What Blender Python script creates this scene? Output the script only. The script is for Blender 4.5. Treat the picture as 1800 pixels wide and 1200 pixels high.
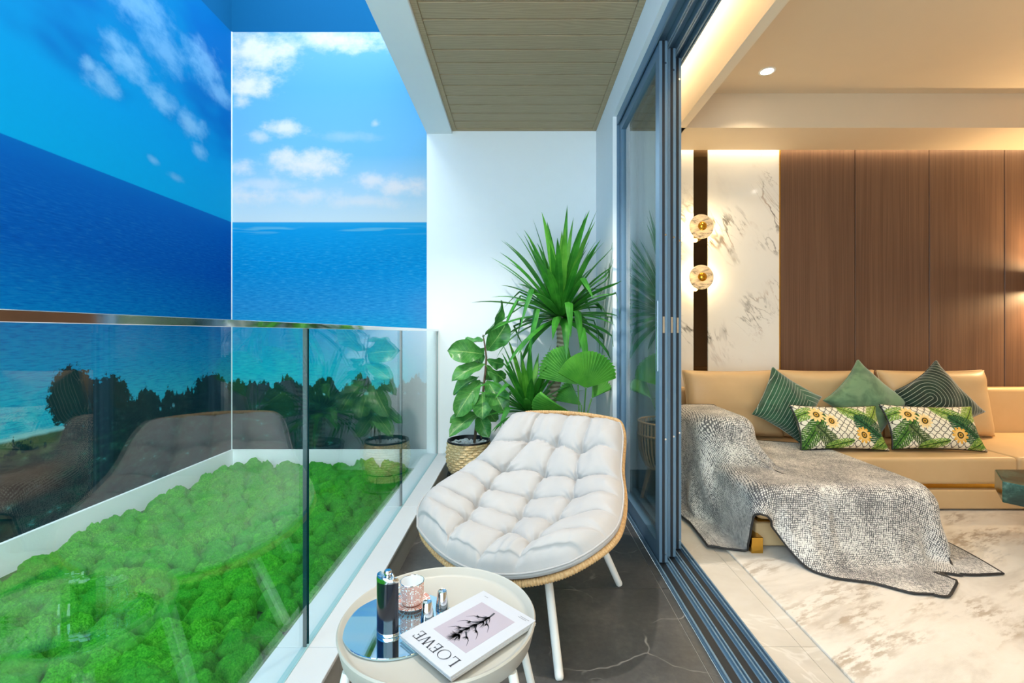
import bpy, bmesh, math, random
import numpy as np
from mathutils import Vector, Matrix, noise as mnoise

# ---------------------------------------------------------------- scene, camera, sky, exposure
scene = bpy.context.scene
for o in list(bpy.data.objects):
    bpy.data.objects.remove(o, do_unlink=True)
COL = scene.collection
CAM_Z, F = 1.14, 820.0                       # camera height, focal length in pixels of a 1800 px frame
cam_data = bpy.data.cameras.new('camera')
cam_data.sensor_fit = 'HORIZONTAL'
cam_data.sensor_width = 36.0
cam_data.lens = F / 1800.0 * 36.0
cam_data.shift_x = -12.0 / 1800.0
cam_data.shift_y = -15.0 / 1800.0
cam_data.clip_start = 0.02
cam = bpy.data.objects.new('camera', cam_data)
COL.objects.link(cam)
cam.location = (0, 0, CAM_Z)
cam.rotation_euler = (math.pi / 2, 0, 0)
scene.camera = cam

world = bpy.data.worlds.new('daylight')
scene.world = world
world.use_nodes = True
bg = world.node_tree.nodes['Background']
bg.inputs['Color'].default_value = (0.75, 0.92, 1.0, 1)     # even bright haze
bg.inputs['Strength'].default_value = 5.0

vs = scene.view_settings
vs.view_transform = 'Standard'
vs.look = 'None'
vs.exposure = 0.0
vs.gamma = 1.0
vs.use_curve_mapping = False

scene.cycles.transparent_max_bounces = 24
random.seed(7)
PI = math.pi

# ---------------------------------------------------------------- helpers: objects
def px(x, y, Y):
    """photo pixel -> world point at depth Y"""
    return Vector(((x - 912.0) / F * Y, Y, CAM_Z - (y - 585.0) / F * Y))

def wloc(p):
    v = Vector((0, 0, 0))
    while p is not None:
        v = v + p.location
        p = p.parent
    return v

def tag(o, label=None, cat=None, group=None, kind=None):
    if label: o['label'] = label
    if cat: o['category'] = cat
    if group: o['group'] = group
    if kind: o['kind'] = kind
    return o

def thing(name, label, cat, loc=(0, 0, 0), group=None, kind=None):
    o = bpy.data.objects.new(name, None)
    o.empty_display_size = 0.05
    COL.objects.link(o)
    o.location = loc
    return tag(o, label, cat, group, kind)

def mesh_obj(name, verts, faces, mat, parent=None, smooth=False, uvs=None):
    """verts in world coordinates; stored relative to the parent's place"""
    off = wloc(parent) if parent else Vector((0, 0, 0))
    v = np.asarray(verts, dtype=float) - np.array(off)
    me = bpy.data.meshes.new(name)
    me.from_pydata(v.tolist(), [], [tuple(int(i) for i in f) for f in faces])
    if uvs is not None:
        ul = me.uv_layers.new(name='UVMap')
        li = np.empty(len(me.loops), dtype=np.int32)
        me.loops.foreach_get('vertex_index', li)
        ul.data.foreach_set('uv', np.asarray(uvs, dtype=np.float32)[li].ravel())
    if mat is not None:
        me.materials.append(mat)
    if smooth:
        me.polygons.foreach_set('use_smooth', [True] * len(me.polygons))
    me.update()
    o = bpy.data.objects.new(name, me)
    COL.objects.link(o)
    if parent: o.parent = parent
    return o

class MB:
    """collects shapes into one mesh"""
    def __init__(self):
        self.v, self.f = [], []
    def add(self, v, f):
        n = len(self.v)
        self.v.extend([tuple(p) for p in v])
        self.f.extend([tuple(i + n for i in q) for q in f])
        return self
    def box(self, x0, x1, y0, y1, z0, z1):
        v = [(x, y, z) for x in (x0, x1) for y in (y0, y1) for z in (z0, z1)]
        f = [(0, 1, 3, 2), (4, 6, 7, 5), (0, 4, 5, 1), (2, 3, 7, 6), (0, 2, 6, 4), (1, 5, 7, 3)]
        return self.add(v, f)
    def tube(self, pts, r, seg=10, caps=True, closed=False):
        pts = [Vector(p) for p in pts]
        n = len(pts)
        rs = r if hasattr(r, '__len__') else [r] * n
        up = Vector((0.13, 0.21, 1)).normalized()
        v, f = [], []
        prev = None
        for i in range(n):
            a = pts[(i - 1) % n] if (closed or i > 0) else pts[i]
            b = pts[(i + 1) % n] if (closed or i < n - 1) else pts[i]
            d = (b - a).normalized()
            if prev is None:
                s = d.cross(up)
                if s.length < 1e-3: s = d.cross(Vector((1, 0, 0)))
                s.normalize()
            else:
                s = prev - d * prev.dot(d)
                s.normalize()
            prev = s
            t = s.cross(d)
            for k in range(seg):
                a_ = 2 * PI * k / seg
                v.append(pts[i] + (s * math.cos(a_) + t * math.sin(a_)) * rs[i])
        m = n if closed else n - 1
        for i in range(m):
            for k in range(seg):
                i2 = (i + 1) % n
                f.append((i * seg + k, i2 * seg + k, i2 * seg + (k + 1) % seg, i * seg + (k + 1) % seg))
        if caps and not closed:
            f.append(tuple(range(seg)))
            f.append(tuple(range((n - 1) * seg, n * seg))[::-1])
        return self.add(v, f)
    def lathe(self, prof, cx, cy, seg=40, z0=0.0, sx=1.0, sy=1.0):
        v, f = [], []
        for (r, z) in prof:
            for k in range(seg):
                a = 2 * PI * k / seg
                v.append((cx + r * sx * math.cos(a), cy + r * sy * math.sin(a), z0 + z))
        for i in range(len(prof) - 1):
            for k in range(seg):
                k2 = (k + 1) % seg
                f.append((i * seg + k, i * seg + k2, (i + 1) * seg + k2, (i + 1) * seg + k))
        return self.add(v, f)
    def build(self, name, mat, parent=None, smooth=False, bevel=0, bseg=2):
        o = mesh_obj(name, self.v, self.f, mat, parent, False)
        me = o.data
        bm = bmesh.new(); bm.from_mesh(me)
        bmesh.ops.recalc_face_normals(bm, faces=bm.faces)
        if bevel:
            ed = [e for e in bm.edges if len(e.link_faces) == 2 and e.calc_face_angle(0) > 0.5]
            bmesh.ops.bevel(bm, geom=ed, offset=bevel, segments=bseg, profile=0.6, affect='EDGES', clamp_overlap=True)
        if smooth:
            for q in bm.faces: q.smooth = True
            for e in bm.edges:
                if len(e.link_faces) == 2 and e.calc_face_angle(0) > 0.7: e.smooth = False
        bm.to_mesh(me); bm.free()
        return o

def box(name, x0, x1, y0, y1, z0, z1, mat, parent=None, bevel=0, bseg=2, smooth=False):
    return MB().box(x0, x1, y0, y1, z0, z1).build(name, mat, parent, smooth or bevel > 0.006, bevel, bseg)

def grid_faces(nu, nv, wrap_u=False, off=0):
    f = []
    for j in range(nv - 1):
        for i in range(nu if wrap_u else nu - 1):
            i2 = (i + 1) % nu
            f.append((off + j * nu + i, off + j * nu + i2, off + (j + 1) * nu + i2, off + (j + 1) * nu + i))
    return f

def cr(xs, ys, t):
    """smooth (Catmull-Rom) interpolation, t array"""
    xs, ys, t = np.asarray(xs, float), np.asarray(ys, float), np.asarray(t, float)
    m = np.gradient(ys, xs)
    i = np.clip(np.searchsorted(xs, t) - 1, 0, len(xs) - 2)
    h = xs[i + 1] - xs[i]
    u = np.clip((t - xs[i]) / h, 0, 1)
    return ((2*u**3 - 3*u**2 + 1)*ys[i] + (u**3 - 2*u**2 + u)*h*m[i] + (-2*u**3 + 3*u**2)*ys[i+1] + (u**3 - u**2)*h*m[i+1])

# ---------------------------------------------------------------- helpers: materials
def lin(c):
    c = c / 255.0
    return c / 12.92 if c <= 0.04045 else ((c + 0.055) / 1.055) ** 2.4
def S(r, g, b):
    return (lin(r), lin(g), lin(b), 1.0)

class E:
    def __init__(self, nt, s): self.nt, self.s = nt, s
    def m(self, op, *a, clamp=False):
        n = self.nt.t.nodes.new('ShaderNodeMath'); n.operation = op; n.use_clamp = clamp
        for i, q in enumerate((self,) + a):
            if isinstance(q, E): self.nt.t.links.new(q.s, n.inputs[i])
            else: n.inputs[i].default_value = q
        return E(self.nt, n.outputs[0])
    def __add__(s, o): return s.m('ADD', o)
    __radd__ = __add__
    def __sub__(s, o): return s.m('SUBTRACT', o)
    def __rsub__(s, o): return s.m('MULTIPLY', -1.0).m('ADD', o)
    def __mul__(s, o): return s.m('MULTIPLY', o)
    __rmul__ = __mul__
    def __truediv__(s, o): return s.m('DIVIDE', o)
    def abs(s): return s.m('ABSOLUTE')
    def sin(s): return s.m('SINE')
    def sqrt(s): return s.m('SQRT')
    def pow(s, p): return s.m('POWER', p)
    def floor(s): return s.m('FLOOR')
    def frac(s): return s.m('FRACT')
    def gt(s, o): return s.m('GREATER_THAN', o)
    def lt(s, o): return s.m('LESS_THAN', o)
    def max(s, o): return s.m('MAXIMUM', o)
    def min(s, o): return s.m('MINIMUM', o)
    def atan2(s, o): return s.m('ARCTAN2', o)
    def clamp(s): return s.m('ADD', 0.0, clamp=True)
    def smooth(s, a, b):
        """smoothstep from a (0) to b (1); a may be greater than b"""
        n = s.nt.t.nodes.new('ShaderNodeMapRange'); n.interpolation_type = 'SMOOTHSTEP'
        s.nt.t.links.new(s.s, n.inputs[0])
        lo, hi, x, y = (a, b, 0.0, 1.0) if a < b else (b, a, 1.0, 0.0)
        n.inputs[1].default_value = lo; n.inputs[2].default_value = hi
        n.inputs[3].default_value = x; n.inputs[4].default_value = y
        return E(s.nt, n.outputs[0])

class NT:
    def __init__(self, name):
        self.mat = bpy.data.materials.new(name)
        self.mat.use_nodes = True
        self.t = self.mat.node_tree
        self.t.nodes.clear()
        self.out = self.t.nodes.new('ShaderNodeOutputMaterial')
    def new(self, k): return self.t.nodes.new(k)
    def link(self, a, b): self.t.links.new(a.s if isinstance(a, E) else a, b)
    def put(self, sock, val):
        if isinstance(val, E): self.t.links.new(val.s, sock)
        elif hasattr(val, 'is_linked'): self.t.links.new(val, sock)
        else: sock.default_value = val
    def xyz(self, kind='Object'):
        tc = self.new('ShaderNodeTexCoord')
        sp = self.new('ShaderNodeSeparateXYZ')
        self.link(tc.outputs[kind], sp.inputs[0])
        return [E(self, sp.outputs[i]) for i in range(3)]
    def comb(self, x, y, z):
        c = self.new('ShaderNodeCombineXYZ')
        for i, q in enumerate((x, y, z)): self.put(c.inputs[i], q)
        return c.outputs[0]
    def noise(self, x, y, z, detail=3.0, rough=0.5, dist=0.0, scale=1.0):
        n = self.new('ShaderNodeTexNoise')
        self.link(self.comb(x, y, z), n.inputs['Vector'])
        n.inputs['Scale'].default_value = scale
        n.inputs['Detail'].default_value = detail
        n.inputs['Roughness'].default_value = rough
        n.inputs['Distortion'].default_value = dist
        return E(self, n.outputs[0])
    def vor(self, x, y, z, feature='F1', out='Distance', rand=1.0):
        n = self.new('ShaderNodeTexVoronoi'); n.feature = feature
        self.link(self.comb(x, y, z), n.inputs['Vector'])
        n.inputs['Scale'].default_value = 1.0
        if 'Randomness' in n.inputs: n.inputs['Randomness'].default_value = rand
        return E(self, n.outputs[out])
    def mix(self, a, b, f):
        n = self.new('ShaderNodeMix'); n.data_type = 'RGBA'
        self.put(n.inputs[0], f); self.put(n.inputs[6], a); self.put(n.inputs[7], b)
        return n.outputs[2]
    def ramp(self, f, stops, interp='LINEAR'):
        n = self.new('ShaderNodeValToRGB'); cr_ = n.color_ramp; cr_.interpolation = interp
        while len(cr_.elements) < len(stops): cr_.elements.new(0.5)
        for e, (p, c) in zip(cr_.elements, stops):
            e.position = p; e.color = c
        self.put(n.inputs[0], f)
        return n.outputs[0]
    def bump(self, h, strength=0.3, dist=0.01):
        b = self.new('ShaderNodeBump')
        b.inputs['Strength'].default_value = strength
        b.inputs['Distance'].default_value = dist
        self.link(h, b.inputs['Height'])
        return b.outputs[0]
    def bsdf(self, color, rough=0.5, metal=0.0, normal=None, spec=0.5, coat=0.0, trans=0.0, sheen=0.0, sub=0.0, emit=None, estr=0.0):
        p = self.new('ShaderNodeBsdfPrincipled')
        self.put(p.inputs['Base Color'], color)
        self.put(p.inputs['Roughness'], rough)
        self.put(p.inputs['Metallic'], metal)
        p.inputs['Specular IOR Level'].default_value = spec
        p.inputs['Coat Weight'].default_value = coat
        p.inputs['Coat Roughness'].default_value = 0.08
        p.inputs['Transmission Weight'].default_value = trans
        p.inputs['Sheen Weight'].default_value = sheen
        if emit is not None:
            p.inputs['Emission Color'].default_value = emit
            p.inputs['Emission Strength'].default_value = estr
        if normal is not None: self.link(normal, p.inputs['Normal'])
        self.link(p.outputs[0], self.out.inputs[0])
        return self.mat

def plain(name, c, rough=0.5, metal=0.0, spec=0.5, coat=0.0, var=0.04, scale=30.0, bump=0.0, sheen=0.0):
    n = NT(name)
    x, y, z = n.xyz()
    f = n.noise(x, y, z, 3, 0.55, 0, scale)
    a = tuple(min(1, q * (1 - var)) for q in c[:3]) + (1,)
    b = tuple(min(1, q * (1 + var)) for q in c[:3]) + (1,)
    nrm = n.bump(f, bump, 0.004) if bump else None
    return n.bsdf(n.mix(a, b, f), rough, metal, nrm, spec, coat, sheen=sheen)

def emitter(name, c, strength):
    n = NT(name)
    e = n.new('ShaderNodeEmission')
    e.inputs[0].default_value = c; e.inputs[1].default_value = strength
    n.link(e.outputs[0], n.out.inputs[0])
    return n.mat

def glass_mat(name, tint, f0=0.045):
    n = NT(name)
    lw = n.new('ShaderNodeLayerWeight'); lw.inputs['Blend'].default_value = 0.5
    fac = E(n, lw.outputs['Facing']).pow(5.0) * (1 - f0) + f0
    tr = n.new('ShaderNodeBsdfTransparent'); tr.inputs[0].default_value = tint
    gl = n.new('ShaderNodeBsdfGlossy'); gl.inputs['Roughness'].default_value = 0.0
    gl.inputs[0].default_value = (1, 1, 1, 1)
    mx = n.new('ShaderNodeMixShader')
    n.link(fac, mx.inputs[0]); n.link(tr.outputs[0], mx.inputs[1]); n.link(gl.outputs[0], mx.inputs[2])
    n.link(mx.outputs[0], n.out.inputs[0])
    return n.mat
# ---------------------------------------------------------------- materials
M = {}
M['white_wall'] = plain('white_plaster', S(236, 240, 242), 0.75, var=0.015, scale=12)
M['kerb'] = plain('kerb_stone', S(206, 209, 211), 0.6, var=0.02, scale=12)
M['kerb_face'] = plain('kerb_stone_shaded', S(158, 156, 150), 0.6, var=0.03, scale=12)  # same kerb stone, with the side's shade put into its colour
M['cream'] = plain('cream_paint', S(228, 212, 188), 0.7, var=0.02, scale=6)
M['taupe_ceiling'] = plain('taupe_ceiling', S(214, 196, 170), 0.6, var=0.03, scale=4)
M['blue_paint'] = plain('blue_paint', S(4, 82, 128), 0.8, spec=0.1, var=0.02)
M['alu'] = plain('grey_aluminium', S(98, 128, 152), 0.38, 0.15, var=0.03)
M['alu_dark'] = plain('dark_aluminium', S(38, 44, 52), 0.4, 0.4)
M['steel'] = plain('polished_steel', S(225, 228, 230), 0.06, 1.0, var=0.01)
M['chrome'] = plain('chrome', S(220, 226, 230), 0.08, 1.0, var=0.01)
M['gold'] = plain('brushed_gold', S(205, 160, 70), 0.25, 1.0, var=0.04)
M['brass'] = plain('brass', S(200, 150, 50), 0.2, 1.0, var=0.04)
M['mirror'] = plain('mirror', S(215, 230, 235), 0.02, 1.0, var=0.0)
M['mirror_blue'] = plain('blue_mirror', S(196, 226, 240), 0.015, 1.0, var=0.0)
M['mirror_dark'] = plain('smoked_mirror', S(78, 66, 54), 0.03, 1.0, var=0.0)
M['white_metal'] = plain('white_powder_coat', S(230, 230, 226), 0.42, var=0.01)
M['cream_metal'] = plain('cream_powder_coat', S(178, 174, 164), 0.45, var=0.01)
M['black'] = plain('black_trim', S(22, 22, 24), 0.5)
M['black_metal'] = plain('black_metal', S(28, 30, 34), 0.4, 0.3)
M['glass'] = glass_mat('railing_glass', (0.90, 0.965, 0.955, 1), 0.05)
M['door_glass'] = glass_mat('door_glass', (0.80, 0.86, 0.86, 1), 0.06)
M['glass_edge'] = plain('glass_edge', S(16, 62, 66), 0.15, var=0.02)
M['rail_joint'] = plain('silicone', S(150, 190, 195), 0.4)
M['led_warm'] = emitter('warm_led', (1.0, 0.80, 0.50, 1), 26.0)
M['lamp_glow'] = emitter('downlight_glow', (1.0, 0.90, 0.75, 1), 30.0)
M['disc_glow'] = emitter('sconce_glow', (1.0, 0.72, 0.30, 1), 9.0)
M['led_pale'] = emitter('pale_led', (1.0, 0.88, 0.66, 1), 75.0)

def m_wood_ceiling():
    n = NT('oak_ceiling_board'); x, y, z = n.xyz()
    brd = ((y - 3.854) / 0.1345).floor()
    yl = (y - 3.854) / 0.1345 - brd - 0.5
    arch = (x * 2.1 + brd * 0.73).sin() * 0.5
    rings = ((yl.abs() + x * x * 0.25 + arch * 0.35 + (n.noise(x * 2.2, y * 9.0, brd, 3, 0.55) - 0.5) * 0.5) * 46.0).sin() * 0.5 + 0.5
    fine = n.noise(x * 7.0, y * 260.0, z, 3, 0.6)
    f = (rings * 0.40 + fine * 0.60).smooth(-0.2, 1.2)
    tone = n.noise(0.0, brd * 5.3, 0.0, 0)
    c = n.mix(S(152, 128, 98), S(192, 168, 134), f)
    c = n.mix(c, S(166, 148, 122), tone * 0.5)
    return n.bsdf(c, 0.6, 0.0, n.bump(f, 0.15, 0.002), 0.3)
M['wood_ceiling'] = m_wood_ceiling()

def m_walnut():
    n = NT('walnut_panel'); x, y, z = n.xyz()
    g = n.noise(x * 95.0, y * 5.0, z * 1.3, 4, 0.6)
    g2 = n.noise(x * 18.0, y * 3.0, z * 0.5, 2, 0.5)
    f = (g * 0.6 + g2 * 0.4).smooth(0.3, 0.7)
    c = n.mix(S(90, 64, 50), S(112, 84, 66), f)
    return n.bsdf(c, 0.42, 0.0, None, 0.4)
M['walnut'] = m_walnut()

def m_marble():
    n = NT('white_marble'); x, y, z = n.xyz()
    # veins run steeply down to the right
    a = x * 0.8 + z * 0.6
    b = z * 0.8 - x * 0.6
    w = n.noise(x, z, 3.7, 4, 0.55, 0.6, 2.4)
    v1 = (n.noise(a * 2.6, b * 0.8, 11.0, 5, 0.62, 0.5) - 0.5).abs().smooth(0.022, 0.0)
    v2 = (n.noise(a * 5.0, b * 1.6, 23.0, 5, 0.62, 0.8) - 0.5).abs().smooth(0.016, 0.0)
    patch = n.noise(x, z, 8.0, 3, 0.5, 0, 2.2).smooth(0.46, 0.62)
    v = (v1 * 0.85 + v2 * 0.5) * patch
    tint = n.mix(S(120, 116, 110), S(150, 100, 50), n.noise(x, z, 1.0, 2, 0.5, 0, 5.0).smooth(0.48, 0.64))
    base = n.mix(S(228, 224, 216), S(242, 240, 235), w)
    soft = n.noise(a * 2.2, b * 0.9, 31.0, 4, 0.6, 0.4).smooth(0.56, 0.74) * 0.35
    c = n.mix(base, S(186, 182, 176), soft)
    c = n.mix(c, tint, v.clamp())
    return n.bsdf(c, 0.08, 0.0, None, 0.5)
M['marble'] = m_marble()

def m_dark_tile():
    n = NT('dark_stone_tile'); x, y, z = n.xyz()
    big = n.noise(x, y, z, 5, 0.6, 0.2, 3.0)
    fine = n.noise(x, y, z, 4, 0.65, 0, 40.0)
    c = n.ramp(big * 0.65 + fine * 0.35, [(0.3, S(56, 56, 57)), (0.5, S(76, 75, 74)), (0.72, S(102, 99, 95))])
    wx = x + (n.noise(x, y, 2.0, 3, 0.6, 0, 3.0) - 0.5) * 0.25
    wy = y + (n.noise(x, y, 9.0, 3, 0.6, 0, 3.0) - 0.5) * 0.25
    e = n.vor(wx * 2.6, wy * 3.2, 0.0, 'DISTANCE_TO_EDGE')
    vein = e.smooth(0.014, 0.0) * n.noise(x, y, 4.0, 3, 0.6, 0, 5.0).smooth(0.46, 0.66)
    c = n.mix(c, S(176, 172, 166), vein * 0.65)
    return n.bsdf(c, n.noise(x, y, z, 3, 0.5, 0, 8.0) * 0.15 + 0.34, 0.0, n.bump(fine, 0.06, 0.002), 0.4)
M['dark_tile'] = m_dark_tile()
M['grout'] = plain('pale_grout', S(205, 202, 196), 0.8)

def m_beige_tile():
    n = NT('beige_marble_tile'); x, y, z = n.xyz()
    big = n.noise(x, y, z, 5, 0.6, 0.3, 2.4)
    c = n.ramp(big, [(0.3, S(188, 180, 168)), (0.5, S(206, 198, 186)), (0.7, S(218, 212, 202))])
    v = (n.noise(x * 1.6, y * 2.2, 4.0, 5, 0.6, 0.8) - 0.5).abs().smooth(0.012, 0.0) * 0.35
    c = n.mix(c, S(232, 228, 220), v)
    return n.bsdf(c, 0.18, 0.0, None, 0.45)
M['beige_tile'] = m_beige_tile()
M['beige_grout'] = plain('beige_grout', S(150, 142, 130), 0.8)

def m_rug():
    n = NT('abstract_rug'); x, y, z = n.xyz()
    a = x * 0.9 + y * 0.45
    b = y * 0.9 - x * 0.45
    s1 = n.noise(a * 1.6, b * 5.0, 0.0, 5, 0.62, 0.5)
    s2 = n.noise(a * 9.0, b * 34.0, 3.0, 4, 0.65)
    c = n.ramp(s1, [(0.30, S(188, 178, 166)), (0.48, S(216, 208, 197)), (0.62, S(222, 215, 205)), (0.78, S(202, 191, 178))])
    brown = n.noise(a * 1.3, b * 3.6, 7.0, 3, 0.55, 0.3).smooth(0.49, 0.62) * s2.smooth(0.44, 0.60)
    c = n.mix(c, S(152, 130, 104), brown * 0.7)
    grey = n.noise(a * 1.8, b * 2.4, 17.0, 3, 0.55).smooth(0.56, 0.7) * s2.smooth(0.5, 0.66)
    c = n.mix(c, S(146, 138, 134), grey * 0.75)
    pile = n.noise(x, y, z, 2, 0.6, 0, 320.0)
    return n.bsdf(c, 0.95, 0.0, n.bump(pile, 0.25, 0.004), 0.1, sheen=0.2)
M['rug'] = m_rug()

def m_leather():
    n = NT('camel_leather'); x, y, z = n.xyz()
    f = n.noise(x, y, z, 4, 0.6, 0, 6.0)
    g = n.vor(x * 420.0, y * 420.0, z * 420.0)
    c = n.mix(S(196, 164, 120), S(208, 178, 136), f)
    return n.bsdf(c, 0.42, 0.0, n.bump(g, 0.05, 0.001), 0.4)
M['leather'] = m_leather()

def m_canvas():
    n = NT('pale_canvas'); x, y, z = n.xyz()
    f = n.noise(x, y, z, 3, 0.6, 0, 7.0)
    w = (x * 2600.0).sin() * (y * 2600.0).sin()
    c = n.mix(S(172, 168, 166), S(184, 181, 179), f)
    return n.bsdf(c, 0.9, 0.0, n.bump(n.noise(x, y, z, 4, 0.6, 0.3, 26.0), 0.12, 0.006), 0.15, sheen=0.15)
M['canvas'] = m_canvas()

def m_rattan():
    n = NT('rattan'); x, y, z = n.xyz()
    f = n.noise(x, y, z, 4, 0.65, 0, 90.0)
    c = n.ramp(f, [(0.3, S(184, 140, 92)), (0.5, S(206, 166, 116)), (0.7, S(218, 182, 134))])
    return n.bsdf(c, 0.55, 0.0, n.bump(f, 0.2, 0.002), 0.35)
M['rattan'] = m_rattan()

def m_weave():
    n = NT('woven_seagrass'); x, y, z = n.xyz()
    ang = y.atan2(x)
    f = n.noise(ang * 14.0, z * 140.0, 1.0, 3, 0.6)
    g = n.noise(x, y, z, 2, 0.5, 0, 9.0)
    c = n.ramp(f * 0.75 + g * 0.25, [(0.30, S(150, 104, 58)), (0.44, S(212, 174, 118)), (0.60, S(240, 218, 174))])
    return n.bsdf(c, 0.7, 0.0, n.bump(f, 0.4, 0.003), 0.2)
M['weave'] = m_weave()

def m_leaf(name, c1, c2, vein, rough=0.38, sc=1.0):
    n = NT(name); x, y, z = n.xyz()
    f = n.noise(x, y, z, 3, 0.55, 0, 14.0 * sc)
    tc = n.new('ShaderNodeTexCoord'); sp = n.new('ShaderNodeSeparateXYZ')
    n.link(tc.outputs['UV'], sp.inputs[0])
    u, v = E(n, sp.outputs[0]), E(n, sp.outputs[1])
    mid = (u - 0.5).abs().smooth(0.035, 0.0)
    side = ((v * 9.0 + (u - 0.5).abs() * -5.0).frac() - 0.5).abs().smooth(0.06, 0.0)
    c = n.mix(c1, c2, f.smooth(0.3, 0.7))
    c = n.mix(c, vein, (mid * 0.8 + side * (0.4 if sc == 1.0 else 0.0)).clamp())
    h = side * 0.6 + mid
    nt = n
    p = nt.new('ShaderNodeBsdfPrincipled')
    nt.put(p.inputs['Base Color'], c); p.inputs['Roughness'].default_value = rough
    p.inputs['Specular IOR Level'].default_value = 0.5
    nt.link(nt.bump(h, 0.25, 0.003), p.inputs['Normal'])
    tl = nt.new('ShaderNodeBsdfTranslucent'); nt.put(tl.inputs[0], c)
    mx = nt.new('ShaderNodeMixShader'); mx.inputs[0].default_value = 0.22
    nt.link(p.outputs[0], mx.inputs[1]); nt.link(tl.outputs[0], mx.inputs[2])
    nt.link(mx.outputs[0], nt.out.inputs[0])
    return nt.mat
M['leaf_blade'] = m_leaf('dracaena_leaf', S(40, 116, 34), S(74, 160, 50), S(100, 175, 76), 0.42, 0.5)
M['leaf_blade_light'] = m_leaf('dracaena_leaf_young', S(64, 142, 36), S(110, 182, 60), S(140, 200, 90), 0.42, 0.5)
M['leaf_fiddle'] = m_leaf('fiddle_leaf', S(52, 120, 52), S(92, 162, 76), S(165, 205, 120), 0.3)
M['leaf_fan'] = m_leaf('fan_palm_leaf', S(62, 146, 40), S(100, 184, 58), S(120, 195, 76), 0.4, 0.5)
M['stem'] = plain('brown_stem', S(96, 76, 60), 0.8, var=0.25, scale=60, bump=0.3)
M['green_stem'] = plain('green_stem', S(84, 140, 54), 0.5)

def m_trunk():
    n = NT('dracaena_trunk'); x, y, z = n.xyz()
    r = ((z * 190.0) + n.noise(x, y, z, 2, 0.5, 0, 12.0) * 5.0).sin() * 0.5 + 0.5
    f = n.noise(x * 20.0, y * 20.0, z * 70.0, 4, 0.6)
    c = n.mix(S(132, 118, 98), S(196, 186, 166), (r * 0.4 + f * 0.6).smooth(0.25, 0.75))
    return n.bsdf(c, 0.85, 0.0, n.bump(r + f, 0.5, 0.004), 0.2)
M['trunk'] = m_trunk()
M['pebble'] = plain('white_pebble', S(214, 212, 208), 0.7, var=0.1)
M['soil'] = plain('dark_soil', S(50, 40, 34), 0.9, var=0.3, scale=80, bump=0.5)
M['grey_pot'] = plain('grey_pot', S(120, 132, 138), 0.6)
M['oak'] = plain('oak_leg', S(176, 136, 92), 0.5, var=0.12, scale=25)

def m_moss():
    n = NT('moss'); x, y, z = n.xyz()
    oi = n.new('ShaderNodeObjectInfo')
    r = E(n, oi.outputs['Random'])
    f = n.noise(x, y, z, 4, 0.7, 0, 1.6)
    g = n.noise(x, y, z, 4, 0.75, 0, 11.0)
    c = n.ramp(f * 0.35 + g * 0.65, [(0.32, S(18, 84, 14)), (0.46, S(48, 142, 30)), (0.58, S(84, 180, 46)), (0.72, S(136, 206, 78))])
    c = n.mix(c, S(40, 138, 48), r * 0.5)
    c = n.mix(c, S(132, 110, 50), (n.noise(x, y, z, 3, 0.6, 0, 2.6) + r * 0.06).smooth(0.70, 0.80) * 0.6)
    return n.bsdf(c, 0.95, 0.0, n.bump(n.noise(x, y, z, 4, 0.8, 0, 13.0), 0.7, 0.007), 0.0)
M['moss'] = m_moss()
M['moss_base'] = plain('dark_moss', S(24, 84, 22), 0.95, var=0.3, scale=20)

def m_throw():
    n = NT('black_white_weave')
    tc = n.new('ShaderNodeTexCoord'); sp = n.new('ShaderNodeSeparateXYZ')
    n.link(tc.outputs['UV'], sp.inputs[0])
    u, v = E(n, sp.outputs[0]), E(n, sp.outputs[1])        # metres along the cloth
    wu = u + (n.noise(u, v, 1.0, 2, 0.5, 0, 9.0) - 0.5) * 0.02
    wv = v + (n.noise(u, v, 5.0, 2, 0.5, 0, 9.0) - 0.5) * 0.02
    wu = wu + (n.noise(u, v, 21.0, 2, 0.5, 0, 70.0) - 0.5) * 0.009
    wv = wv + (n.noise(u, v, 25.0, 2, 0.5, 0, 70.0) - 0.5) * 0.009
    la = ((wu * 112.0).frac() - 0.5).abs()
    lb = ((wv * 112.0).frac() - 0.5).abs()
    a = n.noise((wu * 112.0).floor() * 3.7, wv * 60.0, 0.0, 2, 0.6)
    b = n.noise(wu * 60.0, (wv * 112.0).floor() * 3.7, 9.0, 2, 0.6)
    big = (n.noise(u, v, 3.0, 2, 0.5, 0, 6.0) - 0.5) * 0.5
    ink = (la - (a + big) * 0.9 + 0.27).smooth(0.07, -0.07).max((lb - (b + big) * 0.9 + 0.29).smooth(0.07, -0.07) * 0.9)
    ink = (ink * 0.9).clamp()
    c = n.mix(S(222, 218, 212), S(44, 47, 56), ink)
    return n.bsdf(c, 0.92, 0.0, n.bump(ink * -1.0, 0.35, 0.003), 0.15, sheen=0.2)
M['throw'] = m_throw()
M['lining'] = plain('black_lining', S(30, 30, 33), 0.6, var=0.1)

def velvet(name, c, c2):
    n = NT(name); x, y, z = n.xyz()
    f = n.noise(x, y, z, 3, 0.6, 0.4, 9.0)
    return n.bsdf(n.mix(c, c2, f.smooth(0.35, 0.65)), 0.75, 0.0, None, 0.2, sheen=0.6)
M['velvet_green'] = velvet('green_velvet', S(78, 110, 82), S(112, 144, 108))

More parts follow.
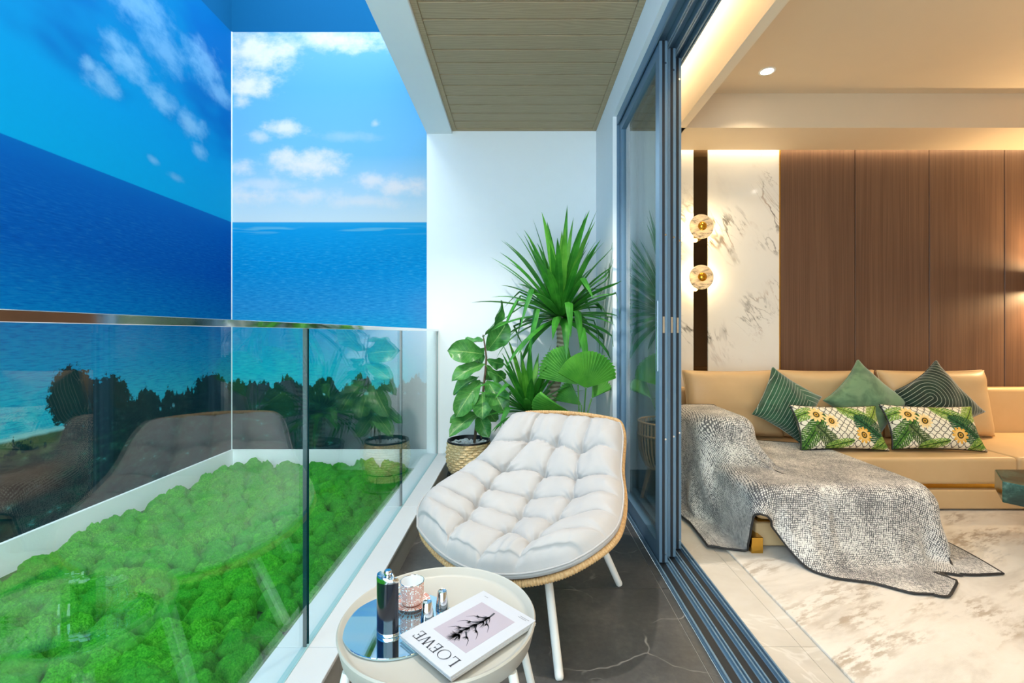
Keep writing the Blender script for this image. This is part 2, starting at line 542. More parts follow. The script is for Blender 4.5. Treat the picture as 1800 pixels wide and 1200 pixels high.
def m_stripe(name, c, c2, freq, arch):
    n = NT(name); x, y, z = n.xyz()
    f = n.noise(x, y, z, 3, 0.6, 0.4, 9.0)
    base = n.mix(c, c2, f.smooth(0.35, 0.65))
    if arch:
        # nested arches: distance from a segment
        dx = x + 0.06
        d = (dx.max(0.0).pow(2.0) + (y - 0.06).pow(2.0)).sqrt()
        s = (d * freq).frac()
    else:
        s1 = (y * freq + (x * 5.0).sin() * 0.25).frac()
        s2 = ((x * 0.75 + y * 0.25) * freq * 0.8).frac()
        sel = (y * 0.6 - x).lt(-0.135)
        s = s1 * (1.0 - sel) + s2 * sel
    line = (s - 0.5).abs().smooth(0.055, 0.03)
    return n.bsdf(n.mix(base, S(186, 196, 180), line), 0.7, 0.0, None, 0.2, sheen=0.5)
M['stripe_green'] = m_stripe('green_striped_velvet', S(22, 62, 44), S(44, 92, 66), 46.0, False)
M['stripe_dark'] = m_stripe('dark_green_arched_velvet', S(10, 34, 24), S(20, 52, 38), 42.0, True)

def m_print():
    """tropical print: octagon lattice on white, green leaves, yellow flowers"""
    n = NT('tropical_print'); x, y, z = n.xyz()
    # octagon lattice
    k = 22.0
    gx, gy = (x * k).frac() - 0.5, (y * k).frac() - 0.5
    d = gx.abs().max(gy.abs()).max((gx.abs() + gy.abs()) * 0.74)
    ring = (d - 0.40).abs().smooth(0.06, 0.03)
    lat = ring.max((gx.abs().smooth(0.05, 0.02)).max(gy.abs().smooth(0.05, 0.02)) * d.gt(0.40))
    c = n.mix(S(232, 226, 206), S(44, 44, 38), lat)
    # leaves: streaked lobes
    def leaf(c, cx, cy, rot, L, W, col1, col2, cut):
        cs, sn = math.cos(rot), math.sin(rot)
        u = (x - cx) * cs + (y - cy) * sn
        v = (y - cy) * cs - (x - cx) * sn
        e = ((u / L).pow(2.0) + (v / W).pow(2.0)).sqrt() + (n.noise(x, y, rot, 2, 0.5, 0, 40.0) - 0.5) * 0.25
        rib = ((u * 60.0 + v.abs() * 55.0).frac() - 0.5).abs()
        body = e.smooth(1.0, 0.92)
        slit = rib.smooth(0.13, 0.05) * v.abs().gt(W * cut)
        mask = body * (1.0 - slit)
        col = n.mix(col1, col2, n.noise(x, y, 2.0 + rot, 3, 0.6, 0, 60.0).smooth(0.4, 0.6))
        col = n.mix(col, S(20, 40, 26), v.abs().smooth(0.004, 0.001))
        return n.mix(c, col, mask)
    D, G, Lg = S(24, 62, 40), S(84, 128, 48), S(150, 176, 84)
    c = leaf(c, -0.21, -0.04, 0.9, 0.16, 0.06, S(40, 78, 36), G, 0.3)
    c = leaf(c, -0.12, -0.09, 2.2, 0.12, 0.05, S(46, 70, 40), S(100, 116, 70), 0.25)
    c = leaf(c, -0.25, 0.08, 0.3, 0.09, 0.045, G, Lg, 0.3)
    c = leaf(c, 0.10, 0.075, 2.7, 0.13, 0.05, G, Lg, 0.3)
    c = leaf(c, 0.24, 0.09, 0.8, 0.09, 0.05, S(110, 140, 50), Lg, 0.3)
    c = leaf(c, 0.19, -0.03, -0.7, 0.15, 0.08, D, S(50, 100, 62), 0.25)
    c = leaf(c, 0.25, -0.11, 0.5, 0.09, 0.04, G, Lg, 0.3)
    c = leaf(c, -0.05, -0.115, 0.2, 0.10, 0.03, G, Lg, 0.3)
    def flower(c, cx, cy, r, col):
        dx, dy = x - cx, y - cy
        a = dy.atan2(dx)
        rr = (dx.pow(2.0) + dy.pow(2.0)).sqrt()
        pet = rr / (((a * 5.5).sin().abs() * 0.35 + 0.65) * r)
        cc = n.mix(S(236, 200, 130), col, rr.smooth(0.3 * r, 0.9 * r))
        cc = n.mix(cc, S(60, 50, 20), rr.smooth(0.42 * r, 0.36 * r))
        cc = n.mix(cc, S(196, 150, 60), rr.smooth(0.28 * r, 0.22 * r))
        cc = n.mix(cc, S(50, 40, 30), rr.smooth(0.12 * r, 0.08 * r))
        return n.mix(c, cc, pet.smooth(1.02, 0.96))
    c = flower(c, -0.17, 0.075, 0.052, S(240, 206, 140))
    c = flower(c, -0.085, 0.03, 0.052, S(242, 218, 166))
    c = flower(c, 0.115, -0.06, 0.055, S(226, 172, 66))
    return n.bsdf(c, 0.8, 0.0, None, 0.2)
M['print'] = m_print()

def m_green_marble():
    n = NT('green_marble'); x, y, z = n.xyz()
    f = n.noise(x, y, z, 6, 0.7, 0.6, 9.0)
    c = n.ramp(f, [(0.3, S(14, 34, 30)), (0.5, S(34, 66, 58)), (0.62, S(70, 104, 94)), (0.75, S(150, 170, 160))])
    return n.bsdf(c, 0.12)
M['green_marble'] = m_green_marble()

def m_sconce():
    n = NT('alabaster_disc'); x, y, z = n.xyz()
    f = n.noise(x * 10.0, z * 22.0, y, 5, 0.65, 1.2)
    c = n.ramp(f, [(0.34, S(120, 116, 112)), (0.48, S(206, 198, 186)), (0.7, S(240, 230, 210))])
    p = n.new('ShaderNodeBsdfPrincipled'); n.put(p.inputs['Base Color'], c); p.inputs['Roughness'].default_value = 0.25
    tl = n.new('ShaderNodeBsdfTranslucent'); n.put(tl.inputs[0], c)
    mx = n.new('ShaderNodeMixShader'); mx.inputs[0].default_value = 0.35
    n.link(p.outputs[0], mx.inputs[1]); n.link(tl.outputs[0], mx.inputs[2]); n.link(mx.outputs[0], n.out.inputs[0])
    return n.mat
M['alabaster'] = m_sconce()

def m_mosaic():
    n = NT('orange_mosaic_glaze'); x, y, z = n.xyz()
    ang = y.atan2(x)
    u, v = (ang * 9.0), (z * 330.0)
    cell = n.vor(u.floor() * 1.7, v.floor() * 2.3, 4.0, 'F1', 'Distance')
    gap = ((u.frac() - 0.5).abs().smooth(0.36, 0.44)).max((v.frac() - 0.5).abs().smooth(0.34, 0.44))
    on = n.noise(u.floor() * 0.9, v.floor() * 0.9, 2.0, 1).smooth(0.40, 0.45)
    c = n.mix(S(240, 236, 230), S(206, 122, 96), (1.0 - gap) * on)
    return n.bsdf(c, 0.15, 0.0, None, 0.5, coat=0.4)
M['mosaic'] = m_mosaic()
M['porcelain'] = plain('porcelain', S(240, 242, 244), 0.12)
M['flask_leather'] = plain('flask_leather', S(16, 22, 34), 0.14, coat=0.5)
M['paper'] = plain('white_paper', S(186, 188, 194), 0.6, var=0.01)
M['pages'] = plain('page_block', S(190, 190, 188), 0.8)
M['ink'] = plain('ink', S(44, 46, 56), 0.6)
M['ink_grey'] = plain('grey_ink', S(96, 92, 98), 0.6)
M['pink_print'] = plain('pale_pink_print', S(168, 158, 168), 0.6, var=0.02)
M['shade'] = plain('brown_lampshade', S(70, 44, 24), 0.8)

def m_sheer():
    n = NT('sheer_curtain')
    d = n.new('ShaderNodeBsdfDiffuse'); d.inputs[0].default_value = S(238, 240, 240)
    tl = n.new('ShaderNodeBsdfTranslucent'); tl.inputs[0].default_value = S(238, 240, 240)
    tr = n.new('ShaderNodeBsdfTransparent')
    m1 = n.new('ShaderNodeMixShader'); m1.inputs[0].default_value = 0.4
    x, y, z = n.xyz()
    m2 = n.new('ShaderNodeMixShader'); m2.inputs[0].default_value = 0.04
    n.link(d.outputs[0], m1.inputs[1]); n.link(tl.outputs[0], m1.inputs[2])
    n.link(m1.outputs[0], m2.inputs[1]); n.link(tr.outputs[0], m2.inputs[2]); n.link(m2.outputs[0], n.out.inputs[0])
    return n.mat
M['sheer'] = m_sheer()

# ---- the printed seascape on the two terrace walls
ZH = 2.062                                    # printed horizon
def mural(name, left):
    n = NT(name); x, y, z = n.xyz()
    kk = (1.25, 1.45, 1.5) if left else (1.16, 1.42, 1.55)      # daylight on each wall, divided out of the print colours
    def S(r, g, b, e=1.0): return (lin(r) / kk[0] / e, lin(g) / kk[1] / e, lin(b) / kk[2] / e, 1.0)  # e darkens the upper sky colours to offset stronger daylight there
    s = y if left else x                      # metres along the wall
    d = ZH - z                                # below the horizon
    t = z - ZH
    big = n.noise(s * 0.9, z * 1.5, 3.0, 3, 0.55)
    if left:
        sky = n.ramp(t / 1.7, [(0.0, S(0, 176, 236)), (0.25, S(0, 160, 226)), (0.55, S(4, 144, 216, 1.15)), (1.0, S(0, 135, 212, 1.35))])
        sky = n.mix(sky, S(0, 112, 200, 1.15), big.smooth(0.45, 0.66) * t.smooth(0.25, 0.6) * 0.85)
        blobs = [(2.677, 2.59, .12, .08, .8), (2.60, 2.63, .06, .05, .8), (2.87, 2.80, .17, .10, .75), (2.78, 2.86, .1, .07, .6), (3.13, 2.70, .15, .09, .75),
                 (3.42, 2.66, .16, .09, .75), (3.50, 2.50, .09, .06, .7), (2.95, 3.20, .28, .16, .55), (3.15, 3.05, .22, .14, .5), (3.55, 3.18, .22, .16, .6), (3.72, 3.05, .18, .10, .6),
                 (3.05, 2.27, .05, .03, .6), (2.3, 3.05, .3, .07, .35), (3.25, 2.22, .08, .03, .5)]
        ccol = S(140, 200, 240)
        sea = n.ramp(d / 1.6, [(0.0, S(0, 112, 200)), (0.06, S(0, 104, 196)), (0.30, S(0, 100, 194)), (0.55, S(0, 134, 204)), (0.70, S(0, 160, 214)), (0.84, S(40, 196, 226))])
    else:
        sky = n.ramp(t / 1.6, [(0.0, S(206, 236, 252)), (0.12, S(176, 222, 250)), (0.35, S(116, 196, 248)), (0.7, S(100, 186, 244, 1.08)), (1.0, S(116, 192, 244, 1.2))])
        def P(u, v, a, b, k): return ((u - 912) * .004744, 1.14 + (585 - v) * .004744, a * .004744, b * .004744, k)
        blobs = [P(540, 290, 68, 24, .95), P(560, 282, 40, 24, .9), P(500, 280, 30, 20, .9), P(497, 226, 38, 15, .85), P(455, 240, 20, 12, .6), P(650, 318, 34, 15, .8), P(705, 328, 50, 18, .85),
                 P(440, 148, 46, 30, .9), P(425, 178, 22, 12, .7), P(455, 92, 70, 40, .85), P(590, 70, 110, 22, .75), P(428, 295, 22, 14, .8), P(660, 217, 8, 7, .5),
                 P(440, 345, 60, 16, .75), P(540, 345, 60, 14, .7), P(640, 355, 80, 12, .6), P(470, 325, 60, 12, .5), P(610, 240, 60, 10, .2)]
        ccol = S(236, 244, 252, 1.05)
        sea = n.ramp(d / 1.6, [(0.0, S(40, 172, 240)), (0.04, S(10, 162, 238)), (0.25, S(0, 156, 236)), (0.45, S(40, 160, 236)), (0.62, S(0, 178, 236)), (0.78, S(0, 206, 240)), (0.9, S(70, 216, 240))])
    det = n.noise(s * 7.0, z * 9.0, 1.0, 5, 0.62) - 0.5
    cl = None
    for (cx, cz, rx, rz, k) in blobs:
        q = 1.0 - (((s - cx) / rx).pow(2.0) + ((z - cz) / rz).pow(2.0)).sqrt()
        q = (q + det * 2.2).smooth(-0.35, 1.0) * k
        q = q * (((s - cx).abs() / (rx * 2.4)).smooth(1.0, 0.6))
        q = q * (((z - cz).abs() / (rz * 2.4)).smooth(1.0, 0.6))
        cl = q if cl is None else cl.max(q)
    sky = n.mix(sky, ccol, cl.clamp())
    rip = n.noise(s * 16.0, z * 120.0, 2.0, 4, 0.6)
    k = d.smooth(0.0, 0.35)
    sea = n.mix(sea, S(0, 76, 164) if left else S(0, 116, 204), (rip.smooth(0.42, 0.70)) * k * 0.5)
    sea = n.mix(sea, S(60, 150, 200) if left else S(110, 205, 240), (rip.smooth(0.48, 0.28)) * k * 0.25)
    if not left:
        sea = n.mix(sea, S(110, 200, 240), n.noise(s * 2.0, z * 30.0, 5.0, 2).smooth(0.5, 0.6) * d.smooth(0.02, 0.05) * d.smooth(0.12, 0.06) * 0.6)
        sea = n.mix(sea, S(70, 150, 222), s.smooth(-1.0, -0.8) * d.smooth(0.5, 0.7) * 0.4)
    c = n.mix(sea, sky, d.smooth(0.004, -0.004))
    # shore, tree line, dark hillside
    surf = n.noise(s * 5.0, z * 26.0, 4.0, 4, 0.6)
    shore = 0.66
    c = n.mix(c, S(150, 214, 226), (z + (surf - 0.5) * 0.08).smooth(shore + 0.01, shore - 0.005) * surf.smooth(0.38, 0.6))
    hill = n.noise(s * 9.0, z * 16.0, 6.0, 5, 0.7)
    land = n.ramp(hill, [(0.30, S(8, 34, 44)), (0.5, S(14, 52, 60)), (0.62, S(24, 76, 72)), (0.72, S(60, 150, 160))])
    if left:
        land = n.mix(land, S(92, 74, 70), z.smooth(0.30, 0.36) * z.smooth(0.52, 0.46) * s.smooth(2.55, 2.3) * 0.8)
        land = n.mix(land, S(96, 122, 84), (z + (hill - 0.5) * 0.2).smooth(0.52, 0.60) * s.smooth(2.5, 2.35) * 0.6)
    c = n.mix(c, land, (z + (n.noise(s * 4.0, 0.0, 8.0, 3, 0.6) - 0.5) * 0.06).smooth(0.640, 0.620))
    leafy = n.noise(s * 26.0, z * 26.0, 3.0, 5, 0.75) - 0.5
    hgt = (n.noise(s * 6.5, 0.0, 2.0, 4, 0.6) - 0.34).max(0.0) * 0.55 + 0.05
    top = hgt + 0.60 + leafy * 0.16
    if left:
        q = 1.0 - (((s - 2.50) / 0.14).pow(2.0) + ((z - 0.80) / 0.17).pow(2.0)).sqrt()
        q = q.max(1.0 - (((s - 2.72) / 0.16).pow(2.0) + ((z - 0.73) / 0.17).pow(2.0)).sqrt())
        q = q.max(1.0 - (((s - 3.62) / 0.22).pow(2.0) + ((z - 0.69) / 0.14).pow(2.0)).sqrt())
        tree2 = (q + leafy * 1.3).smooth(0.02, 0.10)
        c = n.mix(c, S(14, 48, 58), tree2)
        top = top - s.smooth(2.6, 2.3) * 0.16
    tree = (top - z).smooth(0.0, 0.012) * z.gt(0.56)
    gaps = n.noise(s * 24.0, z * 9.0, 12.0, 2).smooth(0.60, 0.66) * z.smooth(0.67, 0.62)
    c = n.mix(c, n.mix(S(12, 46, 58), S(26, 78, 84), leafy.smooth(0.0, 0.2)), tree * (1.0 - gaps))
    return n.bsdf(c, 0.7, 0.0, None, 0.06)
M['mural_far'] = mural('seascape_print_far', False)
M['mural_left'] = mural('seascape_print_left', True)
# ---------------------------------------------------------------- the setting
D = 3.89                                     # far wall
YN = -1.7                                    # near end of the living room
YB = -0.8                                    # near end of the balcony and terrace
def struct(o, label=None):
    o['kind'] = 'structure'
    if label: o['label'] = label
    return o

# balcony floor: grout bed with 1200 x 600 stone tiles
fl = struct(box('floor', -0.571, 0.672, YB, D, -0.10, -0.004, M['grout']), 'dark stone tiled balcony floor with pale grout lines')
rows = [YB] + [2.082 + 0.6 * k for k in range(-6, 4) if YB + 0.05 < 2.082 + 0.6 * k < D] + [D]
g = 0.0016
for a, b in zip(rows[:-1], rows[1:]):
    box('tile', -0.571, 0.636 - g, a + g, b - g, -0.004, 0.0, M['dark_tile'], fl)
    box('tile', 0.636 + g, 0.672, a + g, b - g, -0.004, 0.0, M['dark_tile'], fl)

# kerb under the glass, faced with pale slabs
KZ = 0.137
kerb = struct(box('trim_1', -0.770, -0.575, YB, D, -0.10, KZ - 0.012, M['white_wall']), 'white slab kerb carrying the glass railing')
ys = [YB, 0.29, 1.49, 2.69, D]
for a, b in zip(ys[:-1], ys[1:]):
    box('kerb_slab', -0.775, -0.567, a + 0.001, b - 0.001, KZ - 0.014, KZ, M['kerb'], kerb, bevel=0.0015, bseg=1)
    box('kerb_face', -0.575, -0.571, a + 0.001, b - 0.001, 0.0, KZ - 0.015, M['kerb_face'], kerb)

# terrace outside the glass
struct(box('floor_terrace', -2.42, -0.77, YB, D, -0.12, 0.02, M['moss_base']), 'terrace bed under the moss')
struct(box('wall_left', -2.55, -2.40, YB, D + 0.15, -0.12, 4.6, M['blue_paint']), 'terrace side wall painted blue above the seascape')
struct(box('wall_far', -2.40, -0.768, D + 0.006, D + 0.156, -0.12, 4.6, M['blue_paint']), 'terrace end wall painted blue above the seascape')
struct(box('baseboard_left', -2.40, -2.372, YB, D, 0.02, 0.172, M['white_wall']), 'white skirting below the side seascape')
struct(box('baseboard_far', -2.372, -0.770, D - 0.022, D + 0.006, 0.02, 0.172, M['white_wall']), 'white skirting below the end seascape')
m1 = box('seascape_mural', -2.398, -2.392, YB, D - 0.002, 0.172, 3.645, M['mural_left'])
tag(m1, 'dark blue sea and sky print with tree line covering the terrace side wall', 'mural')
m2 = box('seascape_mural', -2.391, -0.768, D - 0.004, D + 0.004, 0.172, 3.645, M['mural_far'])
tag(m2, 'bright sea horizon print with white clouds on the terrace end wall', 'mural')
struct(box('trim_2', -2.392, -2.386, D - 0.010, D - 0.004, 0.172, 3.645, M['white_wall']), 'thin pale corner bead between the two seascapes')

# balcony end wall, side wall stub, header, beam, ceiling
struct(box('wall_end', -0.768, 0.90, D, D + 0.15, -0.1, 3.6, M['white_wall']), 'white balcony end wall behind the plants')
struct(box('wall_stub', 0.645, 0.86, 3.235, D, -0.1, 3.0, M['white_wall']), 'white wall return beside the sliding door')
struct(box('wall_header', 0.645, 0.86, YN, 3.235, 2.625, 3.2, M['white_wall']), 'white wall above the sliding door')
struct(box('trim_3', 0.645, 0.672, 3.205, 3.236, 0.0, 2.625, M['white_wall']), 'white reveal strip at the door jamb')
struct(box('trim_4', -0.768, -0.555, YB, D, 2.80, 3.60, M['white_wall'], bevel=0.003, bseg=1), 'white beam along the open balcony edge')
cl = struct(box('ceiling', -0.555, 0.645, YB, D, 2.868, 2.97, M['black']), 'oak boarded balcony ceiling')
t = 0.036
box('frame_board', -0.555, -0.555 + t, YB, D, 2.822, 2.868, M['wood_ceiling'], cl, bevel=0.002, bseg=1)
box('frame_board', 0.645 - t, 0.645, YB, D, 2.822, 2.868, M['wood_ceiling'], cl, bevel=0.002, bseg=1)
box('frame_board', -0.555 + t, 0.645 - t, D - t, D, 2.822, 2.868, M['wood_ceiling'], cl, bevel=0.002, bseg=1)
yb = D - t
pitch = 0.1345
hole = [(-0.25, 2.20), (-0.05, 0.6)]
while yb > YB + pitch:
    box('ceiling_board', -0.555 + t, 0.645 - t, yb - pitch + 0.009, yb, 2.829, 2.868, M['wood_ceiling'], cl, bevel=0.002, bseg=1)
    yb -= pitch

# living room shell
XR = 5.4
lf = struct(box('floor_living', 0.865, XR, YN, D, -0.10, -0.003, M['beige_grout']), 'beige marble tiled living room floor')
xs = [0.865, 1.025, 2.225, 3.425, 4.625, XR]
rows = [YN] + [1.694 + 0.606 * k for k in range(-5, 4)] + [D]
for xa, xb in zip(xs[:-1], xs[1:]):
    for a, b in zip(rows[:-1], rows[1:]):
        box('tile', xa + 0.0007, xb - 0.0007, a + 0.0007, b - 0.0007, -0.003, 0.001, M['beige_tile'], lf)
wb = struct(box('wall_back', 0.90, XR, D, D + 0.15, -0.1, 3.3, M['cream']), 'living room back wall clad in marble and walnut panels')
ZP = 2.74
def marble_slab(x0, x1):
    return box('marble_slab', x0, x1, D - 0.022, D, 0.0, ZP, M['marble'], wb)
marble_slab(0.90, 1.448); marble_slab(1.568, 2.158)
box('mirror_strip', 1.450, 1.566, D - 0.016, D, 0.0, ZP, M['mirror_dark'], wb)
box('gold_strip', 2.158, 2.166, D - 0.028, D, 0.0, ZP, M['gold'], wb)
xa = 2.166
for xb in (2.788, 3.402, 4.026, 4.65, 5.274, XR):
    box('walnut_panel', xa + 0.002, xb - 0.003, D - 0.024, D, 0.0, ZP, M['walnut'], wb, bevel=0.003, bseg=1)
    xa = xb
struct(box('wall_right', XR, XR + 0.15, YN, D + 0.15, -0.1, 3.3, M['cream']), 'living room side wall')
struct(box('wall_near', 0.86, XR + 0.15, YN - 0.15, YN, -0.1, 3.3, M['cream']), 'living room near wall')
struct(box('ceiling_living', 1.213, XR, YN, D, 2.88, 3.0, M['taupe_ceiling']), 'taupe living room ceiling')
struct(box('ceiling_soffit', 1.153, XR, 3.39, 3.80, 2.63, 2.88, M['taupe_ceiling']), 'dropped soffit in front of the back wall')
struct(box('ceiling_pocket', 0.86, 1.213, YN, D, 3.16, 3.3, M['cream']), 'ceiling of the curtain pocket')
struct(box('trim_5', 1.151, 1.213, YN, 3.80, 2.63, 3.16, M['cream']), 'curtain pocket fascia lit by the cove strip')
struct(box('wall_pocket', 0.86, 0.875, YN, D, 2.64, 3.16, M['cream']), 'inner face of the wall above the sliding door')

# cove strips (lamps the room has)
o = box('cove_strip', 0.90, 0.925, YN + 0.1, 3.86, 3.02, 3.032, M['led_pale']); tag(o, 'warm light strip hidden in the curtain pocket', 'light strip')
box('mounting_channel', 0.876, 0.93, YN + 0.1, 3.86, 3.005, 3.019, M['alu'], o)
o = box('cove_strip', 1.25, XR - 0.05, 3.815, 3.83, 2.70, 2.712, M['led_warm']); tag(o, 'warm light strip hidden above the marble and walnut wall', 'light strip')
box('mounting_channel', 1.25, XR - 0.05, 3.802, 3.835, 2.713, 2.725, M['alu'], o)

def spot(parent, loc, energy, size=2.0, blend=0.4, color=(1, 0.86, 0.66), r=0.03):
    L = bpy.data.lights.new('lamp', 'SPOT'); L.energy = energy; L.color = color
    L.spot_size = size; L.spot_blend = blend; L.shadow_soft_size = r
    q = bpy.data.objects.new('lamp', L); COL.objects.link(q); q.parent = parent
    q.location = Vector(loc) - wloc(parent)
    return q
def downlight(x, y, z, label, energy, color=(1, 0.84, 0.62), size=2.1, group=None, r=0.04, blend=0.5):
    d = thing('downlight', label, 'ceiling light', (x, y, z), group)
    MB().lathe([(0.052, 0.0), (0.052, -0.004), (0.040, -0.005), (0.038, 0.0)], x, y, 32, z).build('ring', M['white_metal'], d, True)
    MB().lathe([(0.0005, 0), (0.038, 0), (0.038, -0.0025), (0.0005, -0.0025)], x, y, 32, z).build('lens', M['lamp_glow'], d)
    spot(d, (x, y, z - 0.02), energy, size, blend, color, r)
    return d
downlight(1.65, 3.10, 2.88, 'round recessed downlight in the taupe ceiling near the marble panel', 20)
for (x, y, w) in ((2.9, 2.0, 'above the green marble table'), (4.4, 2.0, 'between the coffee table and the side wall'), (1.8, 1.9, 'above the foot of the chaise'),
                  (3.1, 0.6, 'above the middle of the rug'), (1.8, 0.2, 'above the near half of the rug by the door track'), (1.8, -1.0, 'beside the near wall and the door track'), (4.4, 0.4, 'above the rug beside the side wall')):
    downlight(x, y, 2.88, 'round recessed downlight ' + w, 34, group='living room downlights')
downlight(-0.22, 2.16, 2.829, 'round recessed downlight in the oak boarded balcony ceiling above the chair', 170, (1, 0.93, 0.84), 2.2)

# ---------------------------------------------------------------- sliding door
dr = struct(thing('door_1', 'grey aluminium sliding door with three glazed leaves', None, (0.77, 2.7, 0)), 'grey aluminium sliding door with three stacked glazed leaves')
DT = 2.575
b = MB().box(0.672, 0.868, YN, 3.235, 0.0005, 0.010)
for xr in (0.674, 0.728, 0.742, 0.788, 0.802, 0.846, 0.862):
    b.box(xr, xr + 0.006, YN, 3.235, 0.010, 0.024)
tr = b.build('threshold_track', M['alu'], dr)
b = MB()
for xr in (0.690, 0.752, 0.812):
    b.box(xr, xr + 0.030, YN, 3.2, 0.0100, 0.0108)
b.build('track_channel', M['alu_dark'], tr)
b = MB().box(0.672, 0.868, YN, 3.235, DT + 0.03, 2.625)
for xr in (0.672, 0.732, 0.742, 0.792, 0.802, 0.846, 0.860):
    b.box(xr, xr + 0.008, YN, 3.235, DT - 0.012, DT + 0.03)
b.build('head_frame', M['alu'], dr)
MB().box(0.672, 0.868, 3.195, 3.235, 0.010, DT + 0.03).build('jamb', M['alu'], dr)
for k, (x0, x1, yn) in enumerate(((0.688, 0.728, 2.285), (0.748, 0.788, 2.345), (0.806, 0.846, 2.430))):
    leaf = MB()
    y1 = 3.19
    z0, z1 = 0.016, DT - 0.004
    leaf.box(x0, x1, yn, yn + 0.062, z0, z1)
    leaf.box(x0, x1, y1 - 0.062, y1, z0, z1)
    leaf.box(x0, x1, yn + 0.062, y1 - 0.062, z0, z0 + 0.085)
    leaf.box(x0, x1, yn + 0.062, y1 - 0.062, z1 - 0.065, z1)
    lo = leaf.build('door_leaf', M['alu'], dr)
    xm = (x0 + x1) / 2
    box('pane', xm - 0.004, xm + 0.004, yn + 0.060, y1 - 0.060, z0 + 0.083, z1 - 0.063, M['door_glass'], lo)
    box('edge_seal', xm - 0.006, xm + 0.006, yn - 0.004, yn, z0, z1, M['alu_dark'], lo)
    box('latch_plate', xm - 0.005, xm + 0.005, yn - 0.006, yn - 0.004, 1.14, 1.22, M['chrome'], lo)
    for zz in (0.06, 0.62, 1.62, 2.46):
        MB().tube([(xm + 0.010, yn - 0.003, zz), (xm + 0.010, yn + 0.001, zz)], 0.005, 10).build('screw', M['chrome'], lo)
    box('pull_handle', x0 - 0.003, x0, yn + 0.028, yn + 0.036, 0.95, 1.30, M['chrome'], lo)

# ---------------------------------------------------------------- glass railing
ra = thing('glass_railing', 'frameless glass balustrade with polished steel cap along the moss bed', 'railing', (-0.682, 1.8, KZ))
gx0, gx1 = -0.688, -0.676
for (a, b_) in ((-0.79, 0.285), (0.295, 1.487), (1.502, 2.693), (2.704, 3.872)):
    p = box('glass_pane', gx0, gx1, a, b_, KZ - 0.008, 1.160, M['glass'], ra)
    box('pane_edge', gx0, gx1, a, a + 0.0012, KZ, 1.155, M['glass_edge'], p)
    box('pane_edge', gx0, gx1, b_ - 0.0012, b_, KZ, 1.155, M['glass_edge'], p)
box('handrail_cap', -0.697, -0.667, YB, 3.885, 1.154, 1.171, M['steel'], ra, bevel=0.001, bseg=1)
box('wall_channel', -0.690, -0.674, 3.872, 3.885, KZ, 1.154, M['rail_joint'], ra)
box('base_seal', -0.692, -0.672, YB, 3.885, KZ, KZ + 0.003, M['rail_joint'], ra)

# ---------------------------------------------------------------- moss bed
mossb = thing('moss_bed', 'bed of bulging green moss cushions between the glass and the painted walls', 'moss', (-1.58, 2.4, 0.02))
def mound_mesh(seed):
    nu, nv = 36, 13
    v = []
    for j in range(nv):
        ph = (j / (nv - 1)) ** 0.85 * PI / 2
        for i in range(nu):
            th = 2 * PI * i / nu
            r, h = math.cos(PI / 2 - ph), math.sin(PI / 2 - ph)
            p = Vector((r * math.cos(th), r * math.sin(th), h))
            q = p * 1.4 + Vector((seed * 9.1, 0, 0))
            k = 1 + 0.26 * mnoise.noise(q) + 0.08 * mnoise.noise(q * 3.1)
            lump = 0.07 * mnoise.noise(q * 6.0) + 0.12 * mnoise.noise(q * 2.7) + 0.05 * mnoise.noise(q * 13.0)
            v.append((p.x * k, p.y * k, p.z * k + lump * (0.3 + h)))
    f = [tuple(reversed(q)) for q in grid_faces(nu, nv, True)]
    me = bpy.data.meshes.new('moss_mound')
    me.from_pydata(v, [], f)
    me.materials.append(M['moss'])
    me.polygons.foreach_set('use_smooth', [True] * len(f))
    bm = bmesh.new(); bm.from_mesh(me); bmesh.ops.recalc_face_normals(bm, faces=bm.faces); bm.to_mesh(me); bm.free()
    me.update()
    return me
mounds = [mound_mesh(k) for k in range(8)]
rng = random.Random(3)
spots = []
yy = YB + 0.06
row = 0
while yy < 3.81:
    xx = -2.285 + (0.05 if row % 2 else 0.0)
    while xx < -0.835:
        spots.append((xx + rng.uniform(-.03, .03), yy + rng.uniform(-.03, .03)))
        xx += 0.122
    yy += 0.098
    row += 1
def mound_mat(x, y):
    sx = rng.uniform(0.066, 0.094); sy = rng.uniform(0.052, 0.074); sz = rng.uniform(0.068, 0.098)
    sx = min(sx, (x + 2.365) / 1.25, (-0.772 - x) / 1.2)
    sy = min(sy, (3.865 - y) / 1.2)
    R = Matrix.Rotation(rng.uniform(-.5, .5), 4, 'Z') @ Matrix.Rotation(rng.uniform(-.15, .15), 4, 'X')
    S_ = Matrix.Diagonal((sx, sy, sz, 1))
    return Matrix.Translation((x, y, 0.018 + rng.uniform(-.004, .006))) @ R @ S_
def inview(x, y):
    return y > 1.30 and x > -1.16 * y - 0.05
vis = [p for p in spots if inview(*p)]
vis.sort(key=lambda p: p[1])
rest = [p for p in spots if not inview(*p)] + vis[300:]
vis = vis[:300]
off = Matrix.Translation(-wloc(mossb))
for (x, y) in vis:
    o = bpy.data.objects.new('moss_cushion', rng.choice(mounds)); COL.objects.link(o)
    o.parent = mossb
    o.matrix_local = off @ mound_mat(x, y)
rv, rf = [], []
for (x, y) in rest:
    me = rng.choice(mounds); mt = mound_mat(x, y); n0 = len(rv)
    rv.extend([tuple(mt @ v.co) for v in me.vertices])
    rf.extend([tuple(i + n0 for i in p.vertices) for p in me.polygons])
o = mesh_obj('moss_carpet', rv, rf, M['moss'], mossb, True)
o['kind'] = 'stuff'
